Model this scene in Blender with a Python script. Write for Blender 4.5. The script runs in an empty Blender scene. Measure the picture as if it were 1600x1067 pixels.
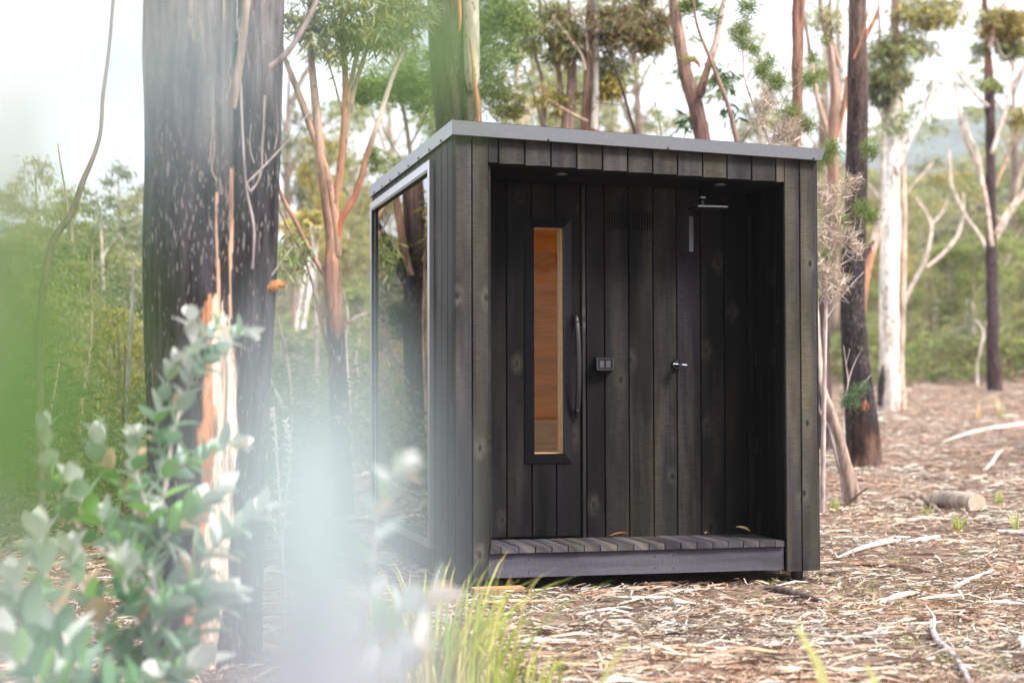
import bpy, math, random
import numpy as np
from mathutils import Vector, Matrix, noise as mn

rng = np.random.default_rng(7)
random.seed(7)
SC = bpy.context.scene
COL = SC.collection

# ------------------------------------------------------------------ camera
CF = 2597.0
CP = np.array([-1.5572, -7.6728, 0.8877])
CR = np.array([0.97259118, -0.23250819, -0.00251759])
CU = np.array([-0.00455289, -0.02986794, 0.99954348])
CFW = np.array([0.23247724, 0.97213571, 0.03010788])
cam = bpy.data.cameras.new('camera')
camo = bpy.data.objects.new('camera', cam)
COL.objects.link(camo)
cam.sensor_width = 36.0
cam.lens = CF / 1600 * 36
cam.clip_start = 0.05
cam.clip_end = 5000
M = Matrix(((CR[0], CU[0], -CFW[0], CP[0]), (CR[1], CU[1], -CFW[1], CP[1]), (CR[2], CU[2], -CFW[2], CP[2]), (0, 0, 0, 1)))
camo.matrix_world = M
cam.dof.use_dof = True
cam.dof.focus_distance = 8.15
cam.dof.aperture_fstop = 2.05
SC.camera = camo

# ------------------------------------------------------------------ world and sun
SUN_EL, SUN_AZ = math.radians(46), math.radians(140)      # azimuth from +Y towards +X
w = bpy.data.worlds.new('World')
SC.world = w
w.use_nodes = True
nt = w.node_tree
bg = nt.nodes['Background']
sky = nt.nodes.new('ShaderNodeTexSky')
sky.sky_type = 'NISHITA'
sky.sun_disc = False
sky.sun_elevation = SUN_EL
sky.sun_rotation = SUN_AZ
tc = nt.nodes.new('ShaderNodeTexCoord')
cl = nt.nodes.new('ShaderNodeTexNoise')
cl.inputs['Scale'].default_value = 2.2
cl.inputs['Detail'].default_value = 5
rmp = nt.nodes.new('ShaderNodeValToRGB')
rmp.color_ramp.elements[0].position = 0.35
rmp.color_ramp.elements[0].color = (7.2, 7.7, 8.6, 1)
rmp.color_ramp.elements[1].position = 0.65
rmp.color_ramp.elements[1].color = (11.5, 11.6, 11.9, 1)
mx = nt.nodes.new('ShaderNodeMix')
mx.data_type = 'RGBA'
mx.inputs['Factor'].default_value = 0.82
L = nt.links.new
L(tc.outputs['Generated'], cl.inputs['Vector'])
L(cl.outputs['Fac'], rmp.inputs['Fac'])
L(sky.outputs['Color'], mx.inputs['A'])
L(rmp.outputs['Color'], mx.inputs['B'])
L(mx.outputs['Result'], bg.inputs['Color'])
bg.inputs['Strength'].default_value = 0.058
sd = bpy.data.lights.new('sun', 'SUN')
sd.energy = 2.0
sd.angle = math.radians(16)
sd.color = (1.0, 0.93, 0.84)
so = bpy.data.objects.new('sun', sd)
COL.objects.link(so)
dv = Vector((math.sin(SUN_AZ) * math.cos(SUN_EL), math.cos(SUN_AZ) * math.cos(SUN_EL), math.sin(SUN_EL)))
so.rotation_euler = dv.to_track_quat('Z', 'Y').to_euler()
SC.view_settings.view_transform = 'Standard'
SC.view_settings.look = 'None'
SC.view_settings.exposure = 2.05
SC.view_settings.gamma = 1
SC.cycles.use_denoising = True
SC.cycles.max_bounces = 8
SC.cycles.transparent_max_bounces = 16


# ------------------------------------------------------------------ coordinates
FH = np.array([0.2326, 0.9726, 0.0])
RH = np.array([0.9726, -0.2326, 0.0])


def at(px, py, t):
    """a point t metres out along the view seen at (px,py) of the 1600x1067 photograph"""
    return CP + (CFW + CR * (px - 800) / CF - CU * (py - 533.5) / CF) * t


def smooth(e0, e1, x):
    u = np.clip((x - e0) / (e1 - e0), 0, 1)
    return u * u * (3 - 2 * u)


def gz(x, y):
    """height of the ground"""
    x = np.asarray(x, float)
    y = np.asarray(y, float)
    d = (x - CP[0]) * FH[0] + (y - CP[1]) * FH[1]
    l = (x - CP[0]) * RH[0] + (y - CP[1]) * RH[1]
    z = np.interp(d, [-60, 2, 9.2, 13, 20, 30, 38, 46, 150, 1500], [-.4, -.1, -.06, .017, .2, .55, .83, 1.05, 7.5, 11])
    z = z + 0.03 * np.clip(l - 5, 0, 12) * smooth(12, 38, d)
    k = smooth(9.5, 13, d) + smooth(.5, 2.5, np.abs(x - .9) - 1.0) * .35
    k = np.clip(k, 0, 1)
    z = z + k * (.035 * np.sin(x * 1.3 + y * .7) * np.sin(y * .9 - x * .4 + 1) + .018 * np.sin(x * 3.1 - y * 2.3))
    return z


def on_ground(px, py):
    """where the view ray through a pixel meets the ground"""
    t = 4.0
    for i in range(4000):
        p = at(px, py, t)
        if p[2] <= gz(p[0], p[1]):
            break
        t += 0.02
    return p


# ------------------------------------------------------------------ object helpers
def tag(o, label=None, cat=None, group=None, kind=None):
    if label: o['label'] = label
    if cat: o['category'] = cat
    if group: o['group'] = group
    if kind: o['kind'] = kind
    return o


def empty(name, loc=(0, 0, 0), label=None, cat=None, group=None):
    o = bpy.data.objects.new(name, None)
    o.empty_display_size = 0.2
    COL.objects.link(o)
    o.location = loc
    return tag(o, label, cat, group)


class MB:
    """collects geometry and links it as ONE mesh object"""

    def __init__(s):
        s.v = []; s.q = []; s.c = []; s.uv = []; s.n = 0

    def add(s, V, Q, C=(1, 1, 1), UV=None):
        V = np.asarray(V, float).reshape(-1, 3)
        Q = np.asarray(Q, int)
        if Q.shape[1] == 3:
            Q = np.hstack([Q, -np.ones((len(Q), 1), int)])
        C = np.asarray(C, float)
        if C.ndim == 1: C = np.tile(C[:3], (len(V), 1))
        if UV is None: UV = np.zeros((len(V), 2))
        s.v.append(V)
        s.q.append(np.where(Q < 0, -1, Q + s.n))
        s.c.append(C[:, :3]); s.uv.append(np.asarray(UV, float))
        s.n += len(V)

    def box(s, x0, x1, y0, y1, z0, z1, C=(1, 1, 1), UV=None):
        V = [(x0, y0, z0), (x1, y0, z0), (x1, y1, z0), (x0, y1, z0), (x0, y0, z1), (x1, y0, z1), (x1, y1, z1), (x0, y1, z1)]
        s.add(V, [(0, 3, 2, 1), (4, 5, 6, 7), (0, 1, 5, 4), (1, 2, 6, 5), (2, 3, 7, 6), (3, 0, 4, 7)], C, UV)

    def prism(s, P, off, C=(1, 1, 1), UV=None):
        """closed outline P (n,3) swept by off"""
        P = np.asarray(P, float); n = len(P)
        V = np.vstack([P, P + np.asarray(off, float)])
        for i in range(n):
            j = (i + 1) % n
            s.add([V[i], V[j], V[n + j], V[n + i]], [(0, 1, 2, 3)], C, None if UV is None else [UV[i], UV[j], UV[n + j], UV[n + i]])
        for k, b in ((0, 1), (n, 0)):
            c = V[k:k + n].mean(0)
            u = None if UV is None else np.vstack([np.asarray(UV)[k:k + n], np.asarray(UV)[k:k + n].mean(0)])
            T = [((i, n, (i + 1) % n) if b else ((i + 1) % n, n, i)) for i in range(n)]
            s.add(np.vstack([V[k:k + n], c]), T, C, u)

    def tube(s, pts, rad, n=10, C=(1, 1, 1), seg=6, rough=0.0, cap=True, rfun=None, cfun=None, detail=6.0):
        P = np.asarray(pts, float); r = np.asarray(rad, float)
        if len(P) < 2: return
        m = len(P)
        k = np.linspace(0, m - 1, (m - 1) * seg + 1)
        i = np.minimum(k.astype(int), m - 2); u = (k - i)[:, None]
        ch = np.concatenate([[0], np.cumsum(np.linalg.norm(np.diff(P, axis=0), axis=1) + 1e-9)])
        Tn = np.zeros_like(P)
        sl = np.diff(P, axis=0) / np.diff(ch)[:, None]
        Tn[0], Tn[-1] = sl[0], sl[-1]
        if m > 2:
            d0, d1 = np.diff(ch)[:-1, None], np.diff(ch)[1:, None]
            Tn[1:-1] = (sl[:-1] * d1 + sl[1:] * d0) / (d0 + d1)
        hh = np.diff(ch)[i][:, None]
        Q = (2 * u ** 3 - 3 * u ** 2 + 1) * P[i] + (u ** 3 - 2 * u ** 2 + u) * hh * Tn[i] + (-2 * u ** 3 + 3 * u ** 2) * P[i + 1] + (u ** 3 - u ** 2) * hh * Tn[i + 1]
        R = np.interp(k, np.arange(m), r)
        T = np.gradient(Q, axis=0); T /= np.linalg.norm(T, axis=1)[:, None] + 1e-9
        ref = np.array([0.3, 1.0, 0.1]) if abs(T[0][2]) > .5 else np.array([0, .1, 1.0])
        X = np.cross(T, ref); X /= np.linalg.norm(X, axis=1)[:, None] + 1e-9
        Y = np.cross(T, X)
        th = np.linspace(0, 2 * np.pi, n, endpoint=False)
        RR = np.tile(R[:, None], (1, n))
        if rough > 0:
            ln = np.concatenate([[0], np.cumsum(np.linalg.norm(np.diff(Q, axis=0), axis=1))])
            o = random.random() * 50
            for ii in range(len(Q)):
                for jj in range(n):
                    RR[ii, jj] *= 1 + rough * (mn.noise(Vector((math.cos(th[jj]) * 2.2 + o, math.sin(th[jj]) * 2.2, ln[ii] * detail / 6))) +
                                               .5 * mn.noise(Vector((math.cos(th[jj]) * 6 + o, math.sin(th[jj]) * 6, ln[ii] * detail / 3))))
        if rfun is not None: RR = RR * rfun(Q, th)
        V = Q[:, None, :] + RR[:, :, None] * (np.cos(th)[None, :, None] * X[:, None, :] + np.sin(th)[None, :, None] * Y[:, None, :])
        K = len(Q)
        V = V.reshape(-1, 3)
        ii, jj = np.meshgrid(np.arange(K - 1), np.arange(n), indexing='ij')
        ii = ii.ravel(); jj = jj.ravel(); j2 = (jj + 1) % n
        F = np.stack([ii * n + jj, ii * n + j2, (ii + 1) * n + j2, (ii + 1) * n + jj], 1)
        Cc = np.tile(np.asarray(C, float)[:3], (len(V), 1)) if cfun is None else cfun(V)
        s.add(V, F, Cc)
        if cap:
            for base, cen, rev in ((0, Q[0], 1), ((K - 1) * n, Q[-1], 0)):
                ring = V[base:base + n]
                TT = [((j + 1) % n, j, n) if rev else (j, (j + 1) % n, n) for j in range(n)]
                c0 = Cc[base:base + n]
                s.add(np.vstack([ring, cen]), TT, np.vstack([c0, c0.mean(0)]))

    def build(s, name, mat, parent=None, smooth=False, loc=None):
        V = np.vstack(s.v); Q = np.vstack(s.q); C = np.vstack(s.c); UV = np.vstack(s.uv)
        if loc is not None: V = V - np.asarray(loc)
        me = bpy.data.meshes.new(name)
        cnt = np.where(Q[:, 3] < 0, 3, 4)
        flat = Q.ravel(); flat = flat[flat >= 0]
        me.vertices.add(len(V)); me.vertices.foreach_set('co', V.ravel().astype(np.float32))
        me.loops.add(len(flat)); me.loops.foreach_set('vertex_index', flat.astype(np.int32))
        me.polygons.add(len(Q))
        st = np.concatenate([[0], np.cumsum(cnt)[:-1]])
        me.polygons.foreach_set('loop_start', st.astype(np.int32))
        me.polygons.foreach_set('use_smooth', np.full(len(Q), bool(smooth)))
        me.update(calc_edges=True)
        ca = me.color_attributes.new('Col', 'FLOAT_COLOR', 'POINT')
        ca.data.foreach_set('color', np.hstack([C, np.ones((len(C), 1))]).ravel().astype(np.float32))
        ul = me.uv_layers.new(name='UVMap')
        ul.data.foreach_set('uv', UV[flat].ravel().astype(np.float32))
        me.validate()
        me.materials.append(mat)
        o = bpy.data.objects.new(name, me)
        COL.objects.link(o)
        if parent is not None: o.parent = parent
        if loc is not None: o.location = loc
        return o


# ------------------------------------------------------------------ materials
def mat(name):
    m = bpy.data.materials.new(name); m.use_nodes = True
    t = m.node_tree
    return m, t, t.nodes['Principled BSDF'], t.nodes.new, t.links.new


def simple(name, col, rough=.5, metal=0.0, noise=0.0, scale=20, bump=0.0, spec=.5):
    m, t, b, N, Lk = mat(name)
    b.inputs['Roughness'].default_value = rough
    b.inputs['Metallic'].default_value = metal
    b.inputs['Specular IOR Level'].default_value = spec
    b.inputs['Base Color'].default_value = (*col, 1)
    if noise or bump:
        c = N('ShaderNodeTexCoord'); n = N('ShaderNodeTexNoise')
        n.inputs['Scale'].default_value = scale; n.inputs['Detail'].default_value = 6
        Lk(c.outputs['Object'], n.inputs['Vector'])
        r = N('ShaderNodeMapRange')
        r.inputs['From Min'].default_value = .25; r.inputs['From Max'].default_value = .75
        r.inputs['To Min'].default_value = 1 - noise; r.inputs['To Max'].default_value = 1 + noise
        Lk(n.outputs['Fac'], r.inputs['Value'])
        v = N('ShaderNodeVectorMath'); v.operation = 'SCALE'
        v.inputs[0].default_value = col
        Lk(r.outputs['Result'], v.inputs['Scale']); Lk(v.outputs['Vector'], b.inputs['Base Color'])
        if bump:
            bp = N('ShaderNodeBump'); bp.inputs['Strength'].default_value = bump; bp.inputs['Distance'].default_value = .01
            Lk(n.outputs['Fac'], bp.inputs['Height']); Lk(bp.outputs['Normal'], b.inputs['Normal'])
    return m


def leaf_mat(name, trans=.35, rough=.5, gain=1.0, spec=.4, tint=(1, 1, 1)):
    m, t, b, N, Lk = mat(name)
    a = N('ShaderNodeAttribute'); a.attribute_name = 'Col'
    v = N('ShaderNodeVectorMath'); v.operation = 'MULTIPLY'
    v.inputs[1].default_value = [gain * q for q in tint]
    Lk(a.outputs['Color'], v.inputs[0])
    Lk(v.outputs['Vector'], b.inputs['Base Color'])
    b.inputs['Roughness'].default_value = rough
    b.inputs['Specular IOR Level'].default_value = spec
    tr = N('ShaderNodeBsdfTranslucent'); Lk(v.outputs['Vector'], tr.inputs['Color'])
    mx = N('ShaderNodeMixShader'); mx.inputs[0].default_value = trans
    out = t.nodes['Material Output']
    Lk(b.outputs[0], mx.inputs[1]); Lk(tr.outputs[0], mx.inputs[2]); Lk(mx.outputs[0], out.inputs['Surface'])
    return m


def bark_mat(name, fleck=(.5, .42, .38), amount=.0, scale=(14, 14, 1.6), bump=.6, dark=.35, rough=.85):
    """vertex colour times streaky bark noise, with flakes of another colour"""
    m, t, b, N, Lk = mat(name)
    a = N('ShaderNodeAttribute'); a.attribute_name = 'Col'
    c = N('ShaderNodeTexCoord'); mp = N('ShaderNodeMapping'); mp.inputs['Scale'].default_value = scale
    Lk(c.outputs['Object'], mp.inputs['Vector'])
    n = N('ShaderNodeTexNoise'); n.inputs['Scale'].default_value = 1; n.inputs['Detail'].default_value = 8; n.inputs['Roughness'].default_value = .68
    Lk(mp.outputs[0], n.inputs['Vector'])
    r = N('ShaderNodeMapRange'); r.inputs['From Min'].default_value = .36; r.inputs['From Max'].default_value = .64
    r.inputs['To Min'].default_value = dark; r.inputs['To Max'].default_value = 1.75 - dark * .5
    Lk(n.outputs['Fac'], r.inputs['Value'])
    v = N('ShaderNodeVectorMath'); v.operation = 'SCALE'
    Lk(a.outputs['Color'], v.inputs[0]); Lk(r.outputs['Result'], v.inputs['Scale'])
    last = v.outputs['Vector']
    if amount > 0:
        mp2 = N('ShaderNodeMapping'); mp2.inputs['Scale'].default_value = (scale[0] * 3.4, scale[1] * 3.4, scale[2] * 6)
        Lk(c.outputs['Object'], mp2.inputs['Vector'])
        n2 = N('ShaderNodeTexNoise'); n2.inputs['Scale'].default_value = 1; n2.inputs['Detail'].default_value = 4
        Lk(mp2.outputs[0], n2.inputs['Vector'])
        n3 = N('ShaderNodeTexNoise'); n3.inputs['Scale'].default_value = 3.2; n3.inputs['Detail'].default_value = 2
        Lk(c.outputs['Object'], n3.inputs['Vector'])
        ad = N('ShaderNodeMath'); ad.operation = 'MULTIPLY_ADD'; ad.inputs[1].default_value = .35
        Lk(n3.outputs['Fac'], ad.inputs[0]); Lk(n2.outputs['Fac'], ad.inputs[2])
        r2 = N('ShaderNodeMapRange'); r2.inputs['From Min'].default_value = .83 - amount; r2.inputs['From Max'].default_value = .87 - amount
        Lk(ad.outputs[0], r2.inputs['Value'])
        mi = N('ShaderNodeMix'); mi.data_type = 'RGBA'
        Lk(r2.outputs['Result'], mi.inputs['Factor']); Lk(last, mi.inputs['A']); mi.inputs['B'].default_value = (*fleck, 1)
        last = mi.outputs['Result']
    Lk(last, b.inputs['Base Color'])
    b.inputs['Roughness'].default_value = rough; b.inputs['Specular IOR Level'].default_value = .2
    bp = N('ShaderNodeBump'); bp.inputs['Strength'].default_value = bump; bp.inputs['Distance'].default_value = .02
    Lk(n.outputs['Fac'], bp.inputs['Height']); Lk(bp.outputs['Normal'], b.inputs['Normal'])
    return m


def board_mat(name, vertical=True, base=(1, 1, 1), knots=True, rough=.62, contrast=.85, saw=.36, spec=.22, hues=1.0, knot=.036):
    """stained boards; UV holds metres along/across each board with an offset per board"""
    m, t, b, N, Lk = mat(name)
    a = N('ShaderNodeAttribute'); a.attribute_name = 'Col'
    uv = N('ShaderNodeUVMap'); uv.uv_map = 'UVMap'

    def nz(sx, sy, det=4, ro=.55):
        mp = N('ShaderNodeMapping'); mp.inputs['Scale'].default_value = (sx, sy, 1)
        Lk(uv.outputs[0], mp.inputs['Vector'])
        n = N('ShaderNodeTexNoise'); n.inputs['Scale'].default_value = 1; n.inputs['Detail'].default_value = det; n.inputs['Roughness'].default_value = ro
        Lk(mp.outputs[0], n.inputs['Vector'])
        return n.outputs['Fac']

    def rng_(s, a0, a1, b0, b1):
        r = N('ShaderNodeMapRange'); r.inputs['From Min'].default_value = a0; r.inputs['From Max'].default_value = a1
        r.inputs['To Min'].default_value = b0; r.inputs['To Max'].default_value = b1
        Lk(s, r.inputs['Value']); return r.outputs['Result']

    def mul(s1, s2):
        x = N('ShaderNodeMath'); x.operation = 'MULTIPLY'; Lk(s1, x.inputs[0]); Lk(s2, x.inputs[1]); return x.outputs[0]

    stain = rng_(nz(7, .9, 4), .36, .66, 1 - contrast * .55, 1 + contrast * 1.3)
    grain = rng_(nz(70, 3, 5, .7), .3, .7, .82, 1.18)
    sawm = rng_(nz(16, 240, 3, .8), .35, .65, 1 - saw, 1 + saw)
    speck = rng_(nz(300, 300, 2, .8), .3, .7, .7, 1.3)
    f = mul(mul(stain, grain), mul(sawm, speck))
    # olive / violet drift
    hue = rng_(nz(8, .7, 3), .43, .60, 0, hues)
    f = mul(f, rng_(hue, 0, 1, 1 - .22 * hues, 1 + .65 * hues))
    mi = N('ShaderNodeMix'); mi.data_type = 'RGBA'
    mi.inputs['A'].default_value = (.98, .93, 1.12, 1) if hues else (1, 1, 1, 1); mi.inputs['B'].default_value = (1.08, 1.0, .86, 1)
    Lk(hue, mi.inputs['Factor'])
    cm = N('ShaderNodeVectorMath'); cm.operation = 'MULTIPLY'
    Lk(a.outputs['Color'], cm.inputs[0]); Lk(mi.outputs['Result'], cm.inputs[1])
    sc = N('ShaderNodeVectorMath'); sc.operation = 'SCALE'
    Lk(cm.outputs['Vector'], sc.inputs[0]); Lk(f, sc.inputs['Scale'])
    last = sc.outputs['Vector']
    if knots:
        mp = N('ShaderNodeMapping'); mp.inputs['Scale'].default_value = (4.2, 2.4, 1)
        Lk(uv.outputs[0], mp.inputs['Vector'])
        vo = N('ShaderNodeTexVoronoi'); vo.inputs['Scale'].default_value = 1; vo.voronoi_dimensions = '2D'
        Lk(mp.outputs[0], vo.inputs['Vector'])
        d = rng_(vo.outputs['Distance'], .04, .17, 1.0, 0)
        gate = N('ShaderNodeSeparateColor'); Lk(vo.outputs['Color'], gate.inputs[0])
        g = rng_(gate.outputs[0], .38, .42, 0, 1)
        wob = rng_(nz(40, 30, 3), .35, .65, .3, 1.3)
        m1 = N('ShaderNodeMix'); m1.data_type = 'RGBA'
        Lk(mul(mul(d, g), wob), m1.inputs['Factor']); Lk(last, m1.inputs['A']); m1.inputs['B'].default_value = (*[knot * q for q in (1, .93, .8)], 1)
        d2 = rng_(vo.outputs['Distance'], .03, .05, 1.0, 0)
        m2 = N('ShaderNodeMix'); m2.data_type = 'RGBA'
        Lk(mul(d2, g), m2.inputs['Factor']); Lk(m1.outputs['Result'], m2.inputs['A']); m2.inputs['B'].default_value = (.012, .011, .012, 1)
        last = m2.outputs['Result']
    bs = N('ShaderNodeVectorMath'); bs.operation = 'MULTIPLY'; bs.inputs[1].default_value = base
    Lk(last, bs.inputs[0]); Lk(bs.outputs['Vector'], b.inputs['Base Color'])
    b.inputs['Roughness'].default_value = rough
    b.inputs['Specular IOR Level'].default_value = spec
    bp = N('ShaderNodeBump'); bp.inputs['Strength'].default_value = .35; bp.inputs['Distance'].default_value = .002
    Lk(f, bp.inputs['Height']); Lk(bp.outputs['Normal'], b.inputs['Normal'])
    return m


def glass_mat(name, tint=(1, 1, 1), ior=1.5, boost=1.0):
    m, t, b, N, Lk = mat(name)
    t.nodes.remove(b)
    tr = N('ShaderNodeBsdfTransparent'); tr.inputs[0].default_value = (*tint, 1)
    gl = N('ShaderNodeBsdfGlossy'); gl.inputs['Roughness'].default_value = 0.0
    fr = N('ShaderNodeFresnel'); fr.inputs['IOR'].default_value = ior
    ml = N('ShaderNodeMath'); ml.operation = 'MULTIPLY'; ml.inputs[1].default_value = boost; ml.use_clamp = True
    Lk(fr.outputs[0], ml.inputs[0])
    mx = N('ShaderNodeMixShader')
    Lk(ml.outputs[0], mx.inputs[0]); Lk(tr.outputs[0], mx.inputs[1]); Lk(gl.outputs[0], mx.inputs[2])
    Lk(mx.outputs[0], t.nodes['Material Output'].inputs['Surface'])
    return m


MT = {}
MT['clad'] = board_mat('charred cladding', spec=.25, knot=.075)
MT['alcove'] = board_mat('alcove cladding', spec=.10, contrast=1.0)  # boards using this get darker colours that stand in for alcove shade
MT['deck'] = board_mat('deck timber', knots=False, contrast=.7, saw=.15)
MT['joist'] = board_mat('rough sawn joist', knots=False, contrast=.6, saw=.2, hues=.25)
MT['dark'] = simple('dark lining', (.006, .006, .007), .85, spec=.15)
MT['flatblack'] = simple('slot shade and pipe black', (.002, .002, .002), 1.0, spec=.0)  # flat black stands in for the shade inside the vent slots
MT['roof'] = simple('grey folded metal', (.21, .215, .24), .36, .75, .08, 60)
MT['alu'] = simple('window frame metal', (.42, .42, .45), .3, .8)
MT['blackmetal'] = simple('black metal', (.006, .006, .008), .3, .0, spec=.4)
MT['satin'] = simple('satin black frame', (.007, .007, .010), .3, .0, spec=.45)
MT['chrome'] = simple('brushed chrome', (.22, .22, .25), .3, 1.0)
MT['handle'] = simple('handle timber', (.016, .016, .02), .4, 0, .25, 60, spec=.4)
MT['glass'] = glass_mat('side glazing', (.98, .98, .98), 1.5, 1.6)
MT['doorglass'] = glass_mat('door glazing', (.99, .97, .94), 1.45, .25)
MT['pine'] = board_mat('orange pine lining', base=(1, 1, 1), knots=False, contrast=.18, saw=.05, rough=.5, hues=0.0)
MT['rawpine'] = simple('raw pine', (.62, .45, .27), .6, 0, .12, 30)
MT['lamp'] = simple('downlight lens', (.5, .5, .48), .3)


# ------------------------------------------------------------------ ground
def ground_mat():
    m, t, b, N, Lk = mat('leaf litter floor')
    c = N('ShaderNodeTexCoord')
    mp = N('ShaderNodeMapping'); mp.inputs['Scale'].default_value = (1, 1, 1)
    Lk(c.outputs['Object'], mp.inputs['Vector'])
    n1 = N('ShaderNodeTexNoise'); n1.inputs['Scale'].default_value = 1.1; n1.inputs['Detail'].default_value = 4
    n2 = N('ShaderNodeTexNoise'); n2.inputs['Scale'].default_value = 26; n2.inputs['Detail'].default_value = 8; n2.inputs['Roughness'].default_value = .75
    n3 = N('ShaderNodeTexVoronoi'); n3.inputs['Scale'].default_value = 38
    for n in (n1, n2, n3): Lk(mp.outputs[0], n.inputs['Vector'])
    r = N('ShaderNodeValToRGB')
    cr = r.color_ramp
    cr.elements[0].position = .3; cr.elements[0].color = (.05, .037, .03, 1)
    cr.elements[1].position = .75; cr.elements[1].color = (.52, .43, .36, 1)
    e = cr.elements.new(.5); e.color = (.2, .145, .115, 1)
    Lk(n2.outputs['Fac'], r.inputs['Fac'])
    r2 = N('ShaderNodeValToRGB')
    r2.color_ramp.elements[0].position = .35; r2.color_ramp.elements[0].color = (.8, .75, .7, 1)
    r2.color_ramp.elements[1].position = .65; r2.color_ramp.elements[1].color = (1.15, 1.08, 1.05, 1)
    Lk(n1.outputs['Fac'], r2.inputs['Fac'])
    mu = N('ShaderNodeMix'); mu.data_type = 'RGBA'; mu.blend_type = 'MULTIPLY'; mu.inputs['Factor'].default_value = 1
    Lk(r.outputs['Color'], mu.inputs['A']); Lk(r2.outputs['Color'], mu.inputs['B'])
    Lk(mu.outputs['Result'], b.inputs['Base Color'])
    b.inputs['Roughness'].default_value = .95; b.inputs['Specular IOR Level'].default_value = .1
    bp = N('ShaderNodeBump'); bp.inputs['Strength'].default_value = .8; bp.inputs['Distance'].default_value = .03
    Lk(n2.outputs['Fac'], bp.inputs['Height']); Lk(bp.outputs['Normal'], b.inputs['Normal'])
    return m


def make_ground():
    d = np.concatenate([np.linspace(-60, 3, 22), np.linspace(3.2, 50, 300), np.geomspace(51, 760, 50)])
    u = np.linspace(-1.5, 1.5, 260)
    D, Uu = np.meshgrid(d, u, indexing='ij')
    Lt = Uu * (np.abs(D) * .45 + 14)
    X = CP[0] + FH[0] * D + RH[0] * Lt
    Y = CP[1] + FH[1] * D + RH[1] * Lt
    Z = gz(X, Y)
    V = np.stack([X, Y, Z], -1).reshape(-1, 3)
    a, b = D.shape
    ii, jj = np.meshgrid(np.arange(a - 1), np.arange(b - 1), indexing='ij')
    ii = ii.ravel(); jj = jj.ravel()
    F = np.stack([ii * b + jj, ii * b + jj + 1, (ii + 1) * b + jj + 1, (ii + 1) * b + jj], 1)
    mb = MB(); mb.add(V, F[:, ::-1])
    o = mb.build('ground', ground_mat(), smooth=True)
    tag(o, kind='structure')
    # distant wooded ridge
    mb = MB()
    lat = np.linspace(-500, 620, 240)
    pr = np.array([mn.noise(Vector((x * .012, 3.3, 0))) * 10 + mn.noise(Vector((x * .05, 1.3, 0))) * 5 + mn.noise(Vector((x * .22, 2.3, 0))) * 3 for x in lat])
    top = np.interp(lat, [-500, -200, 60, 100, 145, 185, 250, 620], [20, 26, 40, 84, 97, 86, 72, 44]) + pr
    dd = np.array([430, 470, 500, 520, 540, 640])
    kk = np.array([.02, .45, .8, .95, 1, .3])
    V = []
    for q, (a, k) in enumerate(zip(dd, kk)):
        for i, x in enumerate(lat):
            w_ = CP + FH * a + RH * x
            V.append((w_[0], w_[1], 8 + (top[i] - 8) * k + mn.noise(Vector((x * .09, a * .09, 0))) * 4 * (k > .1)))
    n = len(lat)
    F = [(r * n + i, r * n + i + 1, (r + 1) * n + i + 1, (r + 1) * n + i) for r in range(len(dd) - 1) for i in range(n - 1)]
    mb.add(V, F)
    o = mb.build('hills', simple('far wooded hill', (.085, .11, .105), .95, 0, .45, .12), smooth=True)
    tag(o, kind='structure')


make_ground()


# ------------------------------------------------------------------ the sauna cabin
W, D, H, DROP, REC, DZ = 1.835, 2.58, 2.10, .0655, .412, .152
OX0, OX1, OW = .163, 1.668, .119


def top(x): return H - DROP * x / W


def bcol(base, var=.25, olive=.3):
    v = 1 + random.uniform(-var, var)
    k = random.random() * olive
    return (base * v * (1.0 + .10 * k), base * v * (.97 + .07 * k), base * v * (1.06 - .22 * k))


def vboard(mb, axis, a0, a1, depth, z0, z1a, z1b, th=.018, base=.045, out=-1, gap=.0026, var=.25, olive=.6):
    """a vertical board; axis 'x' runs along x with its face at y=depth, 'y' runs along y with its face at x=depth"""
    a0 += gap; a1 -= gap
    if a1 - a0 < .004: return
    ch = min(.003, (a1 - a0) / 4)
    prof = [(a0, th), (a0, ch), (a0 + ch, 0), (a1 - ch, 0), (a1, ch), (a1, th)]
    ru, rv = random.random() * 40, random.random() * 40
    P, UV = [], []
    for a, b in prof:
        z1 = z1a + (z1b - z1a) * (a - a0) / (a1 - a0)
        for z in (z0, z1):
            P.append((a, depth - out * b, z) if axis == 'x' else (depth - out * b, a, z))
            UV.append((a + ru, z + rv))
    P = np.array(P); UV = np.array(UV)
    n = len(prof)
    lo = P[0::2]; hi = P[1::2]
    V = np.vstack([lo, hi]); U = np.vstack([UV[0::2], UV[1::2]])
    F = [(i, (i + 1) % n, n + (i + 1) % n, n + i) for i in range(n)]
    mb.add(V, F, bcol(base, var, olive), U)
    mb.add(np.vstack([hi]), [(0, 1, 2, 3), (0, 3, 4, 5)], (.02, .02, .02), U[n:])
    mb.add(np.vstack([lo]), [(3, 2, 1, 0), (5, 4, 3, 0)], (.02, .02, .02), U[:n])


def nail(mb, x, y, z, r=.0032, nrm='y'):
    th = np.linspace(0, 2 * np.pi, 8, endpoint=False)
    if nrm == 'y': V = [(x + r * math.cos(a), y, z + r * math.sin(a)) for a in th] + [(x, y, z)]
    else: V = [(x, y + r * math.cos(a), z + r * math.sin(a)) for a in th] + [(x, y, z)]
    mb.add(V, [(i, (i + 1) % 8, 8) for i in range(8)], (.004, .004, .004))


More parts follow.
